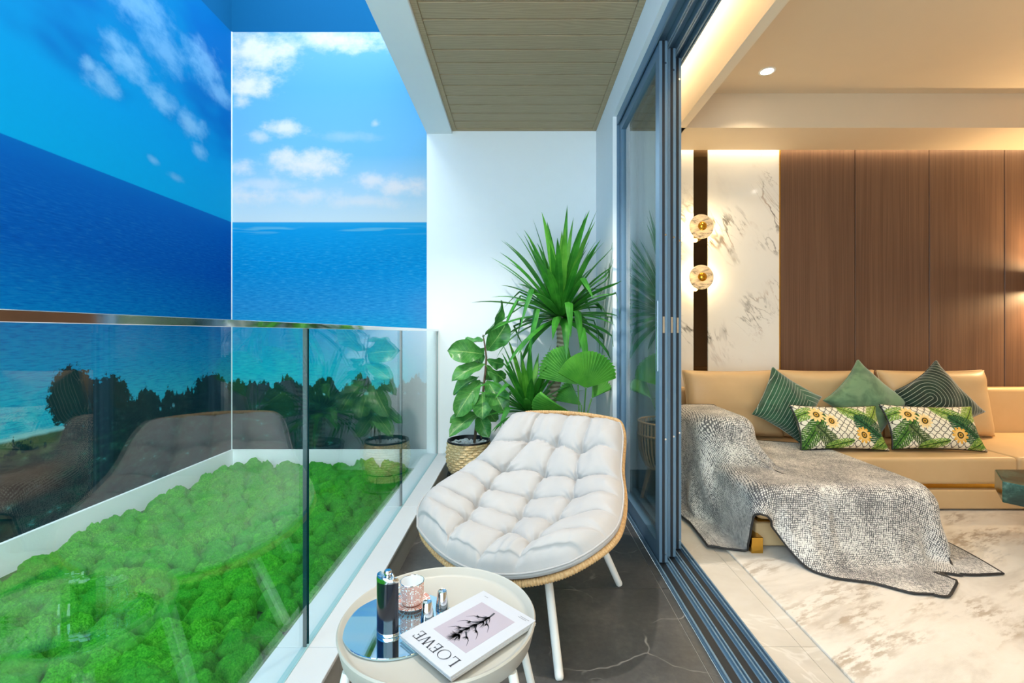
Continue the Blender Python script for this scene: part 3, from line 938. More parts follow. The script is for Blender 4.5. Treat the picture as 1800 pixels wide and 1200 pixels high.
# ---------------------------------------------------------------- lounge chair
CO = Vector((-0.08, 1.83, 0)); CU = Vector((0.891, -0.454, 0)); CV = Vector((0.454, 0.891, 0))
def cw(u, v, z): return CO + CU * u + CV * v + Vector((0, 0, z))
TT = [0, .28, .52, .76, 1]
def shell(s, t, grow=0.0):
    ext = np.minimum(t, 0.0); t = np.maximum(t, 0.0)
    V = cr(TT, [-.135, .15, .40, .61, .83], t); Z = cr(TT, [.235, .245, .315, .465, .695], t)
    W = cr(TT, [.405, .430, .395, .340, .312], t) + grow
    RISE = cr(TT, [.115, .135, .11, .05, -.015], t); FW = cr(TT, [.115, .02, -.02, -.06, -.06], t)
    q = np.abs(s)
    u = W * s; v = V + FW * q**2 + ext * .95; z = Z + RISE * q**2 - ext * .05
    return u, v, z
def sheet(ns, nt_, smax=1.0, t0=0.0, t1=1.0, grow=0.0):
    s = np.linspace(-smax, smax, ns); t = np.linspace(t0, t1, nt_)
    Sg, Tg = np.meshgrid(s, t)
    # round the plan corners of the sheet
    q = np.abs(2 * (Tg - t0) / (t1 - t0) - 1)
    k = 1 - np.where(Tg < .5, .20, .13) * q**9
    u, v, z = shell(Sg * k, Tg, grow)
    P = np.stack([u, v, z], -1)
    du = np.gradient(P, axis=1); dv = np.gradient(P, axis=0)
    N = np.cross(du, dv); N /= np.linalg.norm(N, axis=-1, keepdims=True)
    return Sg, Tg, P, N
def to_world(P):
    P = P.reshape(-1, 3)
    return np.array(CO)[None] + P[:, :1] * np.array(CU) + P[:, 1:2] * np.array(CV) + P[:, 2:] * np.array([[0, 0, 1]])
ch = thing('lounge_chair', 'cream tufted cushion lounge chair with rattan shell and white tube legs', 'chair', tuple(cw(0, .3, 0)))
# woven shell
ns, nt_ = 60, 70
_, _, P, N = sheet(ns, nt_, 1.0)
top, bot = to_world(P), to_world(P - N * 0.012)
f = grid_faces(ns, nt_) + [tuple(reversed(q)) for q in grid_faces(ns, nt_, False, ns * nt_)]
mesh_obj('rattan_shell', np.vstack([top, bot]), f, M['rattan'], ch, True)
# wrapped rim
_, _, P, N = sheet(61, 61, 1.0, grow=0.006)
rim = [P[0, i] for i in range(0, 61)] + [P[j, 60] for j in range(1, 61)] + [P[60, i] for i in range(59, -1, -1)] + [P[j, 0] for j in range(59, 0, -1)]
rim = to_world(np.array(rim))
for _ in range(6):
    rim = 0.5 * rim + 0.25 * (np.roll(rim, 1, 0) + np.roll(rim, -1, 0))
seg = np.linalg.norm(np.roll(rim, -1, 0) - rim, axis=1); cum = np.concatenate([[0], np.cumsum(seg)])
NR = 1500
tq = np.linspace(0, cum[-1], NR, endpoint=False)
rr = np.vstack([rim, rim[:1]])
path = np.stack([np.interp(tq, cum, rr[:, k]) for k in range(3)], -1)
rad = [0.0135 + 0.0013 * math.sin(2 * PI * i / 5.0) for i in range(NR)]
MB().tube([Vector(p) for p in path], rad, 9, closed=True).build('rattan_rim', M['rattan'], ch, True)
# tufted cushion
ns, nt_ = 181, 221
Sg, Tg, P, N = sheet(ns, nt_, 1.0, -0.030, 0.962, grow=0.026)
sn, tn = Sg, (Tg + .030) / .992
edge = np.power(np.clip(1 - np.abs(sn)**9, 0, 1), .42) * np.power(np.clip(1 - np.abs(2 * tn - 1)**11, 0, 1), .42)
wob = np.array([[mnoise.noise(Vector((a * 2.3, b * 3.1, 1.7))) for a in sn[0]] for b in tn[:, 0]])
fine = np.array([[mnoise.noise(Vector((a * 7.0, b * 9.0, 5.7))) for a in sn[0]] for b in tn[:, 0]])
a = (sn + 1) * 2 + 0.22 * wob
b = tn * 6 + 0.30 * wob + 0.16 * sn**2
sa, sb = np.abs(np.sin(PI * a)), np.abs(np.sin(PI * b))
inner_a = np.clip(np.minimum(a, 4 - a) * 2.2, 0, 1); inner_b = np.clip(np.minimum(b, 6 - b) * 2.2, 0, 1)
sa = 1 - (1 - sa) * inner_a; sb = 1 - (1 - sb) * inner_b
h = 0.5 * (sa**.36 + sb**.36)
h = h * (0.30 + 0.70 * np.minimum(1, sa**.7 + sb**.7))
# pleats radiating from the buttons and along the border
da, db = (a - np.round(a)), (b - np.round(b))
rad_ = np.sqrt(da**2 + db**2); ang = np.arctan2(db, da)
pleat = np.cos(ang * 6 + 2 * wob) * np.exp(-(rad_ / .28)**2) * np.clip(rad_ / .1, 0, 1)
border = np.clip((np.maximum(np.abs(sn), np.abs(2 * tn - 1)) - .72) / .28, 0, 1)
tang = np.where(np.abs(sn) > np.abs(2 * tn - 1), tn * 46, sn * 34)
ruff = np.sin(tang + 3 * wob + 2 * fine) * border * (0.4 + .6 * np.abs(fine))
hh = 0.040 + 0.080 * h + 0.006 * fine + 0.007 * pleat + 0.008 * ruff
base = 0.014 + 0.022 * (1 - edge)
topP = P + N * (base + hh * edge + 0.012 * edge)[..., None]
botP = P + N * (base - 0.012 * edge * 0)[..., None]
v = np.vstack([to_world(topP), to_world(botP)])
f = grid_faces(ns, nt_) + [tuple(reversed(q)) for q in grid_faces(ns, nt_, False, ns * nt_)]
cu = mesh_obj('cushion', v, f, M['canvas'], ch, True)
# piping seam round the border
_, _, P2, N2 = sheet(61, 61, 1.0, -0.031, 0.963, grow=0.028)
lp = [P2[0, i] + N2[0, i] * .046 for i in range(61)] + [P2[j, 60] + N2[j, 60] * .046 for j in range(1, 61)] + [P2[60, i] + N2[60, i] * .046 for i in range(59, -1, -1)] + [P2[j, 0] + N2[j, 0] * .046 for j in range(59, 0, -1)]
MB().tube([Vector(p) for p in to_world(np.array(lp))], 0.0035, 6, closed=True).build('piping', M['canvas'], cu, True)
# frame under the shell and four legs
fr = MB()
hoop = [(-.20, .02), (.20, .02), (.27, .22), (.25, .45), (-.25, .45), (-.27, .22)]
pts = []
for i in range(6):
    p, q = hoop[i], hoop[(i + 1) % 6]
    for k in range(8):
        m = k / 8
        u, vv = p[0] + (q[0] - p[0]) * m, p[1] + (q[1] - p[1]) * m
        pts.append(cw(u, vv, 0.205 + 0.05 * max(0, (vv - .2) / .25)))
fr.tube(pts, 0.010, 10, closed=True)
fr.build('under_frame', M['white_metal'], ch, True)
for s in (-1, 1):
    for (t0, t1) in (((.19 * s, .04, .245), (.327 * s, -.17, 0.0)), ((.255 * s, .41, .275), (.353 * s, .49, 0.0))):
        A, B = cw(*t0), cw(*t1)
        d = (B - A).normalized()
        MB().tube([A, A + (B - A) * .5, B - d * .012, B - d * .004, B], [.0155, .0155, .0150, .013, .008], 14).build('leg', M['white_metal'], ch, True)
    for vv in (.0, .09):
        q = cw(.19 * s, vv, .225)
        MB().lathe([(.0005, -.006), (.006, -.006), (.006, .01), (.0005, .01)], q.x, q.y, 10, q.z).build('bolt', M['chrome'], ch)
# ---------------------------------------------------------------- side table and what stands on it
TX, TY, TZ, TR = -0.200, 1.172, 0.418, 0.236
tb = thing('side_table', 'round cream metal tray table on bent white tube legs', 'table', (TX, TY, 0))
MB().lathe([(.0005, TZ - .004), (TR - .020, TZ - .004), (TR - .010, TZ), (TR - .002, TZ + .013), (TR + .003, TZ + .015), (TR + .006, TZ + .011), (TR - .004, TZ - .030), (TR - .016, TZ - .040), (.0005, TZ - .040)][::-1],
           TX, TY, 96).build('tray_top', M['cream_metal'], tb, True)
ZT = TZ - .004
for s in (-1, 1):
    yy = TY + s * 0.125
    def bend(a, b, c, r, n=6):
        a, b, c = Vector(a), Vector(b), Vector(c)
        p, q = b + (a - b).normalized() * r, b + (c - b).normalized() * r
        return [p * (1 - k)**2 + b * 2 * k * (1 - k) + q * k**2 for k in [i / n for i in range(n + 1)]]
    A, B, C_, D_ = (TX - .185, yy, TZ - .038), (TX - .265, yy + s * .03, .011), (TX + .265, yy + s * .03, .011), (TX + .185, yy, TZ - .038)
    pts = [Vector(A)] + bend(A, B, C_, .06) + bend(B, C_, D_, .06) + [Vector(D_)]
    MB().tube(pts, .011, 12).build('leg', M['white_metal'], tb, True)
# mirror tray
MX, MY, MR = -0.300, 1.163, 0.133
tm = MB().lathe([(.0005, 0), (MR - .001, 0), (MR, .001), (MR, .005), (MR - .001, .006), (.0005, .006)], MX, MY, 80, ZT + .0005).build('mirror_tray', M['mirror_blue'], None, True)
tag(tm, 'round mirrored tray reflecting blue sky on the cream side table', 'tray')
ZM = ZT + .0068
# hip flask: kidney section
fk = thing('hip_flask', 'dark leather wrapped hip flask with chrome neck standing on the mirror tray', 'flask', (-.318, 1.118, ZM))
def kidney(k, w=.064, d=.022, bow=.014, n=40):
    out = []
    for i in range(n):
        a = 2 * PI * i / n
        ca, sa_ = math.cos(a), math.sin(a)
        x = w / 2 * math.copysign(abs(ca)**.75, ca) * k
        y = d / 2 * math.copysign(abs(sa_)**.75, sa_) * k
        y += bow * ((2 * x / w)**2 - .5)
        out.append((x, y))
    return out
def prism(levels, org, rot):
    v, f = [], []
    n = None
    c, s = math.cos(rot), math.sin(rot)
    for (k, z) in levels:
        pr = kidney(k); n = len(pr)
        v += [(org[0] + x * c - y * s, org[1] + x * s + y * c, org[2] + z) for x, y in pr]
    for j in range(len(levels) - 1):
        for i in range(n):
            f.append((j * n + i, j * n + (i + 1) % n, (j + 1) * n + (i + 1) % n, (j + 1) * n + i))
    f.append(tuple(range(n))[::-1]); f.append(tuple(range((len(levels) - 1) * n, len(levels) * n)))
    return v, f
fo, fr_ = (-.318, 1.118, ZM), -0.55
MB().add(*prism([(1.0, .008), (1.0, .128)], fo, fr_)).build('leather_wrap', M['flask_leather'], fk, True)
MB().add(*prism([(.97, .0), (1.03, .002), (1.03, .008), (.98, .009)], fo, fr_)).build('base_band', M['chrome'], fk, True)
MB().add(*prism([(1.03, .127), (1.03, .131), (.94, .137), (.6, .139)], fo, fr_)).build('shoulder', M['chrome'], fk, True)
c, s = math.cos(fr_), math.sin(fr_)
nx, ny = fo[0] + .006 * c, fo[1] + .006 * s
cp = MB().lathe([(.0005, .137), (.006, .137), (.006, .142), (.0085, .143), (.0085, .151), (.007, .153), (.0005, .153)], nx, ny, 20, ZM).build('screw_cap', M['chrome'], fk, True)
hx, hy = fo[0] + .022 * c, fo[1] + .022 * s
MB().tube([(nx + .008 * c, ny + .008 * s, ZM + .146), (hx, hy, ZM + .148), (hx + .004 * c, hy + .004 * s, ZM + .141), (hx, hy, ZM + .136)], .0022, 8).build('cap_hinge', M['chrome'], fk, True)
# cup and saucer
SX, SY = -.2825, 1.236
sc = MB().lathe([(.0005, .0), (.026, .0), (.027, .003), (.046, .009), (.0475, .0105), (.046, .0115), (.026, .0055), (.0005, .005)], SX, SY, 48, ZM).build('saucer', M['mosaic'], None, True)
sc.data.transform(Matrix.Translation((-SX, -SY, -ZM))); sc.location = (SX, SY, ZM)
tag(sc, 'orange and white mosaic saucer under the coffee cup on the mirror tray', 'saucer')
cu2 = thing('coffee_cup', 'small coffee cup with orange mosaic pattern and silver rim', 'cup', (SX, SY, ZM + .006))
bd = MB().lathe([(.0005, .0), (.022, .0), (.0275, .004), (.0295, .012), (.0305, .030), (.031, .056)], SX, SY, 48, ZM + .006).build('cup_wall', M['mosaic'], cu2, True)
MB().lathe([(.031, .056), (.0315, .0575), (.0300, .058), (.0296, .0565)], SX, SY, 48, ZM + .006).build('silver_rim', M['chrome'], cu2, True)
MB().lathe([(.0296, .0568), (.0288, .030), (.027, .010), (.020, .005), (.0005, .005)], SX, SY, 48, ZM + .006).build('cup_inside', M['porcelain'], cu2, True)
hp = [(SX - .029, SY - .010, ZM + .050), (SX - .040, SY - .014, ZM + .050), (SX - .046, SY - .016, ZM + .040), (SX - .042, SY - .015, ZM + .028), (SX - .029, SY - .010, ZM + .022)]
MB().tube(hp, .0028, 10).build('cup_handle', M['chrome'], cu2, True)
# tapered steel cups, upside down
for (x, y, lab) in ((-.2295, 1.170, 'small tapered steel shot cup beside the magazine edge and flask'), (-.200, 1.218, 'small tapered steel shot cup standing behind the magazine, away from the flask')):
    o = MB().lathe([(.0165, .0), (.0172, .001), (.0120, .044), (.0108, .046), (.0095, .0455), (.0005, .0452)], 0, 0, 40, 0).build('shot_cup', M['chrome'], None, True)
    o.location = (x, y, ZM)
    tag(o, lab, 'cup', 'steel shot cups')

# ---- magazine (two volumes, cover with printed flower)
BL, BT, BB = Vector((-.279, 1.092, 0)), Vector((-.0966, 1.280, 0)), Vector((-.1495, .950, 0))
ZB = ZM + .0003
ux = (BT - BL).normalized(); uy = (BB - BL).normalized()
uy = (uy - ux * ux.dot(uy)).normalized()
LW, LH = .262, .192
def bk(a, b, z, off=0.0):      # a along long side from the title end, b along the short side
    return BL + ux * a + uy * b + Vector((0, 0, z))
bo = thing('magazine', 'white magazine lettered LOEWE with printed thistle on the cream table', 'magazine', tuple(bk(LW / 2, LH / 2, ZB)))
def slab(a0, a1, b0, b1, z0, z1):
    v = [bk(a, b, z) for a in (a0, a1) for b in (b0, b1) for z in (z0, z1)]
    return MB().add(v, [(0, 1, 3, 2), (4, 6, 7, 5), (0, 4, 5, 1), (2, 3, 7, 6), (0, 2, 6, 4), (1, 5, 7, 3)])
slab(.004, LW, .003, LH, ZB, ZB + .0055).build('pages', M['pages'], bo)
slab(.0, LW + .001, -.001, LH + .001, ZB + .0056, ZB + .0064).build('inner_board', M['paper'], bo)
slab(.003, LW - .001, .001, LH - .001, ZB + .0065, ZB + .0115).build('pages', M['pages'], bo)
cv = slab(.0, LW, .0, LH, ZB + .0116, ZB + .0124).build('cover', M['paper'], bo)
ZC = ZB + .0126
slab(.068, .222, .038, .160, ZC - .00015, ZC).build('picture_field', M['pink_print'], cv)
# lettering: strokes in letter space (right = -b, up = -a)
def stroke(mb, p, q, w):
    p, q = Vector(p), Vector(q)
    d = (q - p).normalized(); nrm = Vector((-d.y, d.x)) * (w / 2)
    mb.append([p + nrm, q + nrm, q - nrm, p - nrm])
def letters():
    polys = []
    T, H_ = .0042, .0020
    Hh = .030
    x = 0.0
    def serif(x0, x1, y):
        stroke(polys, (x0, y), (x1, y), H_)
    def Lt(x):
        stroke(polys, (x + .004, 0), (x + .004, Hh), T); serif(x, x + .009, Hh - .0007); serif(x, x + .020, .0007); stroke(polys, (x + .0195, 0), (x + .0195, .008), H_)
        return .025
    def Ot(x):
        n, R1, R2 = 30, .0165, .0135
        for i in range(n):
            a, b_ = 2 * PI * i / n, 2 * PI * (i + 1) / n
            f = lambda r, rx, t: Vector((x + .017 + rx * math.cos(t), Hh / 2 + r * math.sin(t)))
            polys.append([f(.0162, .0168, a), f(.0162, .0168, b_), f(.0147, .0135, b_), f(.0147, .0135, a)])
        return .037
    def Et(x):
        stroke(polys, (x + .004, 0), (x + .004, Hh), T); serif(x, x + .019, Hh - .0007); serif(x, x + .019, .0007); serif(x + .004, x + .015, Hh * .52)
        stroke(polys, (x + .0185, 0), (x + .0185, .007), H_); stroke(polys, (x + .0185, Hh), (x + .0185, Hh - .007), H_); stroke(polys, (x + .0145, Hh * .43), (x + .0145, Hh * .61), H_)
        return .023
    def Wt(x):
        pts = [(x + .003, Hh), (x + .0115, 0), (x + .020, Hh), (x + .0285, 0), (x + .037, Hh)]
        for k in range(4): stroke(polys, pts[k], pts[k + 1], T if k % 2 == 0 else H_ * 1.2)
        for q in (0.003, .020, .037): serif(x + q - .004, x + q + .004, Hh - .0007)
        return .042
    x += Lt(x); x += Ot(x); x += Et(x); x += Wt(x); x += Et(x)
    return polys, x
polys, wid = letters()
v, f = [], []
b0 = LH / 2 + wid / 2
for p in polys:
    n0 = len(v)
    for q in p: v.append(bk(.046 - q.y * 0.92, b0 - q.x, ZC + .0001))
    f.append(tuple(range(n0, n0 + len(p))))
mesh_obj('title_lettering', v, f, M['ink'], cv)
# thistle illustration
tv, tf, gv, gf = [], [], [], []
def line(vv, ff, pts, w0, w1):
    n = len(pts)
    base_ = len(vv)
    for i, p in enumerate(pts):
        a = Vector(pts[max(0, i - 1)]); b_ = Vector(pts[min(n - 1, i + 1)])
        d = (b_ - a)
        d = d.normalized() if d.length > 1e-9 else Vector((1, 0))
        w = (w0 + (w1 - w0) * i / (n - 1)) / 2
        nr = Vector((-d.y, d.x)) * w
        P_ = Vector(p)
        vv.append(bk(P_.x + nr.x, P_.y + nr.y, ZC + .0002)); vv.append(bk(P_.x - nr.x, P_.y - nr.y, ZC + .0002))
    for i in range(n - 1):
        k = base_ + 2 * i
        ff.append((k, k + 2, k + 3, k + 1))
r2 = random.Random(5)
spine = [(.212 - .020 * k, .098 + .004 * math.sin(k * .9)) for k in range(7)]
line(tv, tf, spine, .0055, .0035)
def tuft(cx, cy, dirx, diry, L, n, spread):
    for k in range(n):
        a = math.atan2(diry, dirx) + r2.uniform(-spread, spread)
        l = L * r2.uniform(.6, 1.0)
        pts = [(cx + math.cos(a + .3 * q) * l * q, cy + math.sin(a + .3 * q) * l * q) for q in (0, .35, .7, 1)]
        (line(tv, tf, pts, .0016, .0003) if k % 3 else line(gv, gf, pts, .0030, .0004))
for k, (x, y) in enumerate(spine[1:]):
    tuft(x, y, -1, .35, .030, 16, .7); tuft(x, y, -1, -.35, .024, 12, .7)
tuft(.098, .100, -1, 0, .026, 46, 1.2)
for (x, y, s) in ((.185, .097, -1), (.158, .096, -1), (.128, .097, -1), (.180, .101, 1), (.145, .101, 1), (.115, .103, 1)):
    pts = [(x, y), (x - .010, y + s * .014), (x - .016, y + s * .028), (x - .032, y + s * .040)]
    line(tv, tf, pts, .0050, .0006)
    for q in range(10):
        p = pts[1]; tuft(p[0], p[1], -1, s * .8, .014, 1, 1.0)
mesh_obj('thistle_shading', gv, gf, M['ink_grey'], cv)
mesh_obj('thistle_drawing', tv, tf, M['ink'], cv)
for (a, b_, l) in ((.244, .150, .026), (.249, .152, .030), (.246, .022, .014)):
    line_v, line_f = [], []
    line(line_v, line_f, [(a, b_), (a, b_ + l * .5), (a, b_ + l)], .0012, .0012)
    mesh_obj('small_print', line_v, line_f, M['ink_grey'], cv)
# ---------------------------------------------------------------- plants
pr = random.Random(11)
XMAX, YMAX = 0.640, 3.875
def blade(base, az, el, L, W, droop, mat, parent, n=9, kink=0.0):
    """sword leaf: azimuth, elevation, length, width, bend"""
    p = Vector(base)
    v, uv = [], []
    kq = pr.uniform(.45, .75)
    twist = pr.uniform(-.5, .5)
    for i in range(n + 1):
        q = i / n
        e = el - droop * q**1.6 - (kink if q > kq else 0.0)
        d = Vector((math.cos(az) * math.cos(e), math.sin(az) * math.cos(e), math.sin(e)))
        if i: p = p + d * (L / n)
        side = Vector((-math.sin(az), math.cos(az), 0))
        up = side.cross(d)
        side = side * math.cos(twist * q) + up * math.sin(twist * q)
        w = W * (0.55 + 0.45 * math.sin(min(1, q / .45) * PI / 2)) * (1 - max(0, (q - .45) / .55)**1.7) + 0.0006
        for k, s in enumerate((-1, 0, 1)):
            c = p + side * (w / 2 * s) + up * (w * .16 * abs(s))
            c.x = min(c.x, XMAX - .004 * pr.random()); c.y = min(c.y, YMAX - .004 * pr.random())
            v.append(c); uv.append((k / 2, q))
    f = grid_faces(3, n + 1)
    return mesh_obj('leaf', v, f, mat, parent, True, uv)
def crown(base, n, Lr, Wr, parent, el_lo, el_hi, azs=None):
    for i in range(n):
        q = (i + .5) / n
        az = i * 2.39996 + pr.uniform(-.2, .2)
        el = el_hi + (el_lo - el_hi) * q**1.15 + pr.uniform(-.1, .1)
        L = pr.uniform(*Lr) * (1.0 if q < .6 else .85)
        dr_ = 0.20 + 0.55 * q + pr.uniform(-.1, .25)
        kink = pr.uniform(.5, 1.4) if (q > .35 and pr.random() < .38) else 0.0
        b = Vector(base) + Vector((math.cos(az), math.sin(az), 0)) * .022 + Vector((0, 0, .05 * (1 - q)))
        blade(b, az, el, L, pr.uniform(*Wr), dr_, M['leaf_blade_light'] if (q < .30 and i % 2) else M['leaf_blade'], parent, kink=kink)

# dracaena with a tall trunk and a low head in one grey pot
DX, DY = 0.14, 3.50
dc = thing('dracaena', 'tall dracaena with ringed trunk, sword leaf crown and a lower leafy head', 'plant', (DX, DY, 0))
MB().lathe([(.0005, .0), (.125, .0), (.135, .01), (.170, .30), (.176, .31), (.170, .32), (.160, .31), (.155, .28), (.0005, .28)], DX, DY, 48).build('pot', M['grey_pot'], dc, True)
MB().lathe([(.155, .285), (.10, .292), (.0005, .295)], DX, DY, 32).build('soil', M['soil'], dc, True)
ctr = [Vector((.175, 3.50, .285)), Vector((.20, 3.50, .50)), Vector((.245, 3.48, .68)), Vector((.285, 3.45, .86)), Vector((.318, 3.44, 1.02)), Vector((.318, 3.43, 1.14)), Vector((.302, 3.42, 1.26))]
pts = []
tt = np.linspace(0, 6, 60)
for k in range(3): pts.append(cr(range(7), [c[k] for c in ctr], tt))
pts = [Vector(p) for p in np.stack(pts, -1)]
MB().tube(pts, [.052 - .014 * (i / 59) + .0018 * math.sin(i * 2.1) + (.006 if i > 54 else 0) for i in range(60)], 16).build('trunk', M['trunk'], dc, True)
crown((.300, 3.38, 1.245), 104, (.54, .76), (.048, .064), dc, -.28, 1.45)
ctr2 = [Vector((.12, 3.46, .285)), Vector((.10, 3.42, .40)), Vector((.085, 3.40, .52))]
MB().tube(ctr2, [.034, .030, .026], 12).build('side_trunk', M['trunk'], dc, True)
crown((.070, 3.36, .56), 70, (.36, .54), (.038, .054), dc, -.35, 1.4)

# fan palm in a rattan planter on legs
FX, FY = 0.425, 3.15
fp = thing('fan_palm', 'fan palm with pleated round leaves in a slatted rattan planter on legs', 'plant', (FX, FY, 0))
pl = MB().lathe([(.0005, .25), (.115, .25), (.155, .33), (.165, .45), (.160, .52), (.150, .52), (.150, .47), (.0005, .47)], FX, FY, 40).build('planter', M['soil'], fp, True)
sl = None
for k in range(40):
    a = 2 * PI * k / 40
    pts = [(FX + r * math.cos(a), FY + r * math.sin(a), z) for r, z in ((.112, .235), (.140, .28), (.163, .35), (.172, .44), (.168, .54))]
    MB().tube(pts, .0058, 6).build('slat', M['rattan'], pl, True)
for (r, z) in ((.122, .245), (.175, .46), (.172, .545)):
    MB().tube([(FX + r * math.cos(2 * PI * i / 40), FY + r * math.sin(2 * PI * i / 40), z) for i in range(40)], .007, 8, closed=True).build('hoop', M['rattan'], pl, True)
for k in range(3):
    a = 2 * PI * k / 3 + .5
    MB().tube([(FX + .085 * math.cos(a), FY + .085 * math.sin(a), .27), (FX + .155 * math.cos(a), FY + .155 * math.sin(a), 0.0)], [.017, .011], 10).build('leg', M['oak'], fp, True)
def fan(hinge, up, right, R, a0, a1, n, fold, parent):
    hinge, up, right = Vector(hinge), Vector(up).normalized(), Vector(right)
    right = (right - up * right.dot(up)).normalized()
    nor = right.cross(up)
    v, f, uv = [], [], []
    rings = (0.03, .35, .7, .93, 1.0)
    m = 2 * n + 1
    for r in rings:
        for i in range(m):
            a = a0 + (a1 - a0) * i / (m - 1)
            k = 1 - .07 * (abs((a - (a0 + a1) / 2) / (a1 - a0) * 2)**2)
            rr_ = R * r * k * (1.0 if (r < .95 or i % 2) else .95)
            p = hinge + (up * math.cos(a) + right * math.sin(a)) * rr_
            p += nor * ((.013 * r if i % 2 else -.013 * r) - fold * (r**2) * R + .12 * R * abs(math.sin(a)) * r)
            p.x = min(p.x, XMAX); p.y = min(p.y, YMAX)
            v.append(p); uv.append((.5 if i % 2 else .2, r))
    f = grid_faces(m, len(rings))
    return mesh_obj('leaf', v, f, M['leaf_fan'], parent, True, uv)
def petiole(pts, parent, r=.0045):
    MB().tube(pts, r, 8).build('leaf_stalk', M['green_stem'], parent, True)
b = (FX, FY, .47)
h1 = px(1030, 682, 3.05); fan(h1, (.20, -.15, 1), (1, .25, 0), .250, -1.25, 1.15, 22, .10, fp); petiole([b, (FX + .01, FY - .04, .62), h1], fp)
h2 = px(1016, 676, 3.12); fan(h2, (-.80, .15, .72), (.7, -.4, .75), .30, -.62, .62, 15, .05, fp); petiole([b, (FX - .02, FY - .01, .62), h2], fp)
h3 = px(1022, 712, 3.2); fan(h3, (-.75, .35, .55), (.5, -.2, .8), .20, -.5, .5, 10, .1, fp); petiole([b, h3], fp)
h4 = px(1040, 700, 3.2); fan(h4, (.6, .35, .75), (.8, -.3, -.5), .18, -.5, .5, 10, .1, fp); petiole([b, h4], fp)
h5 = px(1000, 722, 3.0); fan(h5, (-1, -.1, .10), (.1, -.5, 1), .24, -.45, .45, 10, .25, fp); petiole([b, h5], fp)

# fiddle leaf fig in a woven basket on a black wire stand
GX, GY = -0.372, 3.47
st = thing('plant_stand', 'low black wire plant stand under the woven basket pot', 'plant stand', (GX, GY, 0))
def ring(r, z, n=40): return [(GX + r * math.cos(2 * PI * i / n), GY + r * math.sin(2 * PI * i / n), z) for i in range(n)]
MB().tube(ring(.150, .118), .0035, 8, closed=True).build('upper_ring', M['black_metal'], st, True)
MB().tube(ring(.178, .0045), .0045, 8, closed=True).build('floor_ring', M['black_metal'], st, True)
for k in range(8):
    a = 2 * PI * k / 8 + .2
    MB().tube([(GX + .150 * math.cos(a), GY + .150 * math.sin(a), .118), (GX + .178 * math.cos(a), GY + .178 * math.sin(a), .006)], .0028, 8).build('leg', M['black_metal'], st, True)
MB().tube([(GX - .150, GY, .050), (GX + .150, GY, .050)], .003, 8).build('cross_wire', M['black_metal'], st, True)
MB().tube([(GX, GY - .150, .050), (GX, GY + .150, .050)], .003, 8).build('cross_wire', M['black_metal'], st, True)

fg = thing('fiddle_leaf_fig', 'fiddle leaf fig with broad glossy leaves in a woven seagrass basket pot', 'plant', (GX, GY, .055))
# basket: rows of over and under strands
prof = [(.112, .055), (.124, .058), (.128, .110), (.138, .122), (.155, .160), (.163, .210), (.163, .260), (.158, .305), (.154, .338)]
zz = np.linspace(.055, .338, 112)
rr_ = np.interp(zz, [p[1] for p in prof], [p[0] for p in prof])
v = []
NA = 132
for j, (z, r) in enumerate(zip(zz, rr_)):
    rowi = int((z - .055) / .0175)
    ph = ((z - .055) / .0175) % 1.0
    for i in range(NA):
        a = 2 * PI * i / NA
        k = math.sin(PI * ph) * (.5 + .5 * math.sin(a * 15 + PI * rowi))
        v.append((GX + (r + .010 * k) * math.cos(a), GY + (r + .010 * k) * math.sin(a), z))
bs = mesh_obj('basket', v, grid_faces(NA, len(zz), True), M['weave'], fg, True)
MB().lathe([(.0005, .056), (.112, .056), (.112, .060)], GX, GY, 40).build('basket_floor', M['weave'], bs)
MB().lathe([(.156, .336), (.160, .340), (.158, .350), (.150, .350), (.142, .330), (.135, .24), (.0005, .24)], GX, GY, 48).build('inner_pot', M['black_metal'], fg, True)
pv = random.Random(4)
pe = MB()
for k in range(120):
    a, r = pv.uniform(0, 2 * PI), .135 * math.sqrt(pv.random())
    q = .009 + .006 * pv.random()
    prf = [(.0005, -q * .6), (q * .8, -q * .3), (q, 0), (q * .7, q * .45), (.0005, q * .6)]
    pe.lathe(prf, GX + r * math.cos(a), GY + r * math.sin(a), 7, .318 + .006 * pv.random(), 1.0, pv.uniform(.7, 1.1))
MB().lathe([(.140, .30), (.07, .315), (.0005, .316)], GX, GY, 24).build('soil', M['pebble'], fg, True)
o = pe.build('pebbles', M['pebble'], fg, True); o['kind'] = 'stuff'
stem = [px(833, 768, 3.45), px(838, 740, 3.44), px(843, 712, 3.42), px(849, 690, 3.40), px(853, 655, 3.40), px(855, 628, 3.40), px(852, 605, 3.40), px(849, 588, 3.40)]
stem[0] = Vector((stem[0].x, 3.45, .30))
MB().tube(stem, [.011, .010, .0095, .009, .008, .007, .006, .004], 10).build('stem', M['stem'], fg, True)
MB().tube([px(846, 770, 3.46), px(843, 740, 3.45), px(843, 716, 3.43)], [.006, .006, .005], 8).build('stem', M['stem'], fg, True)
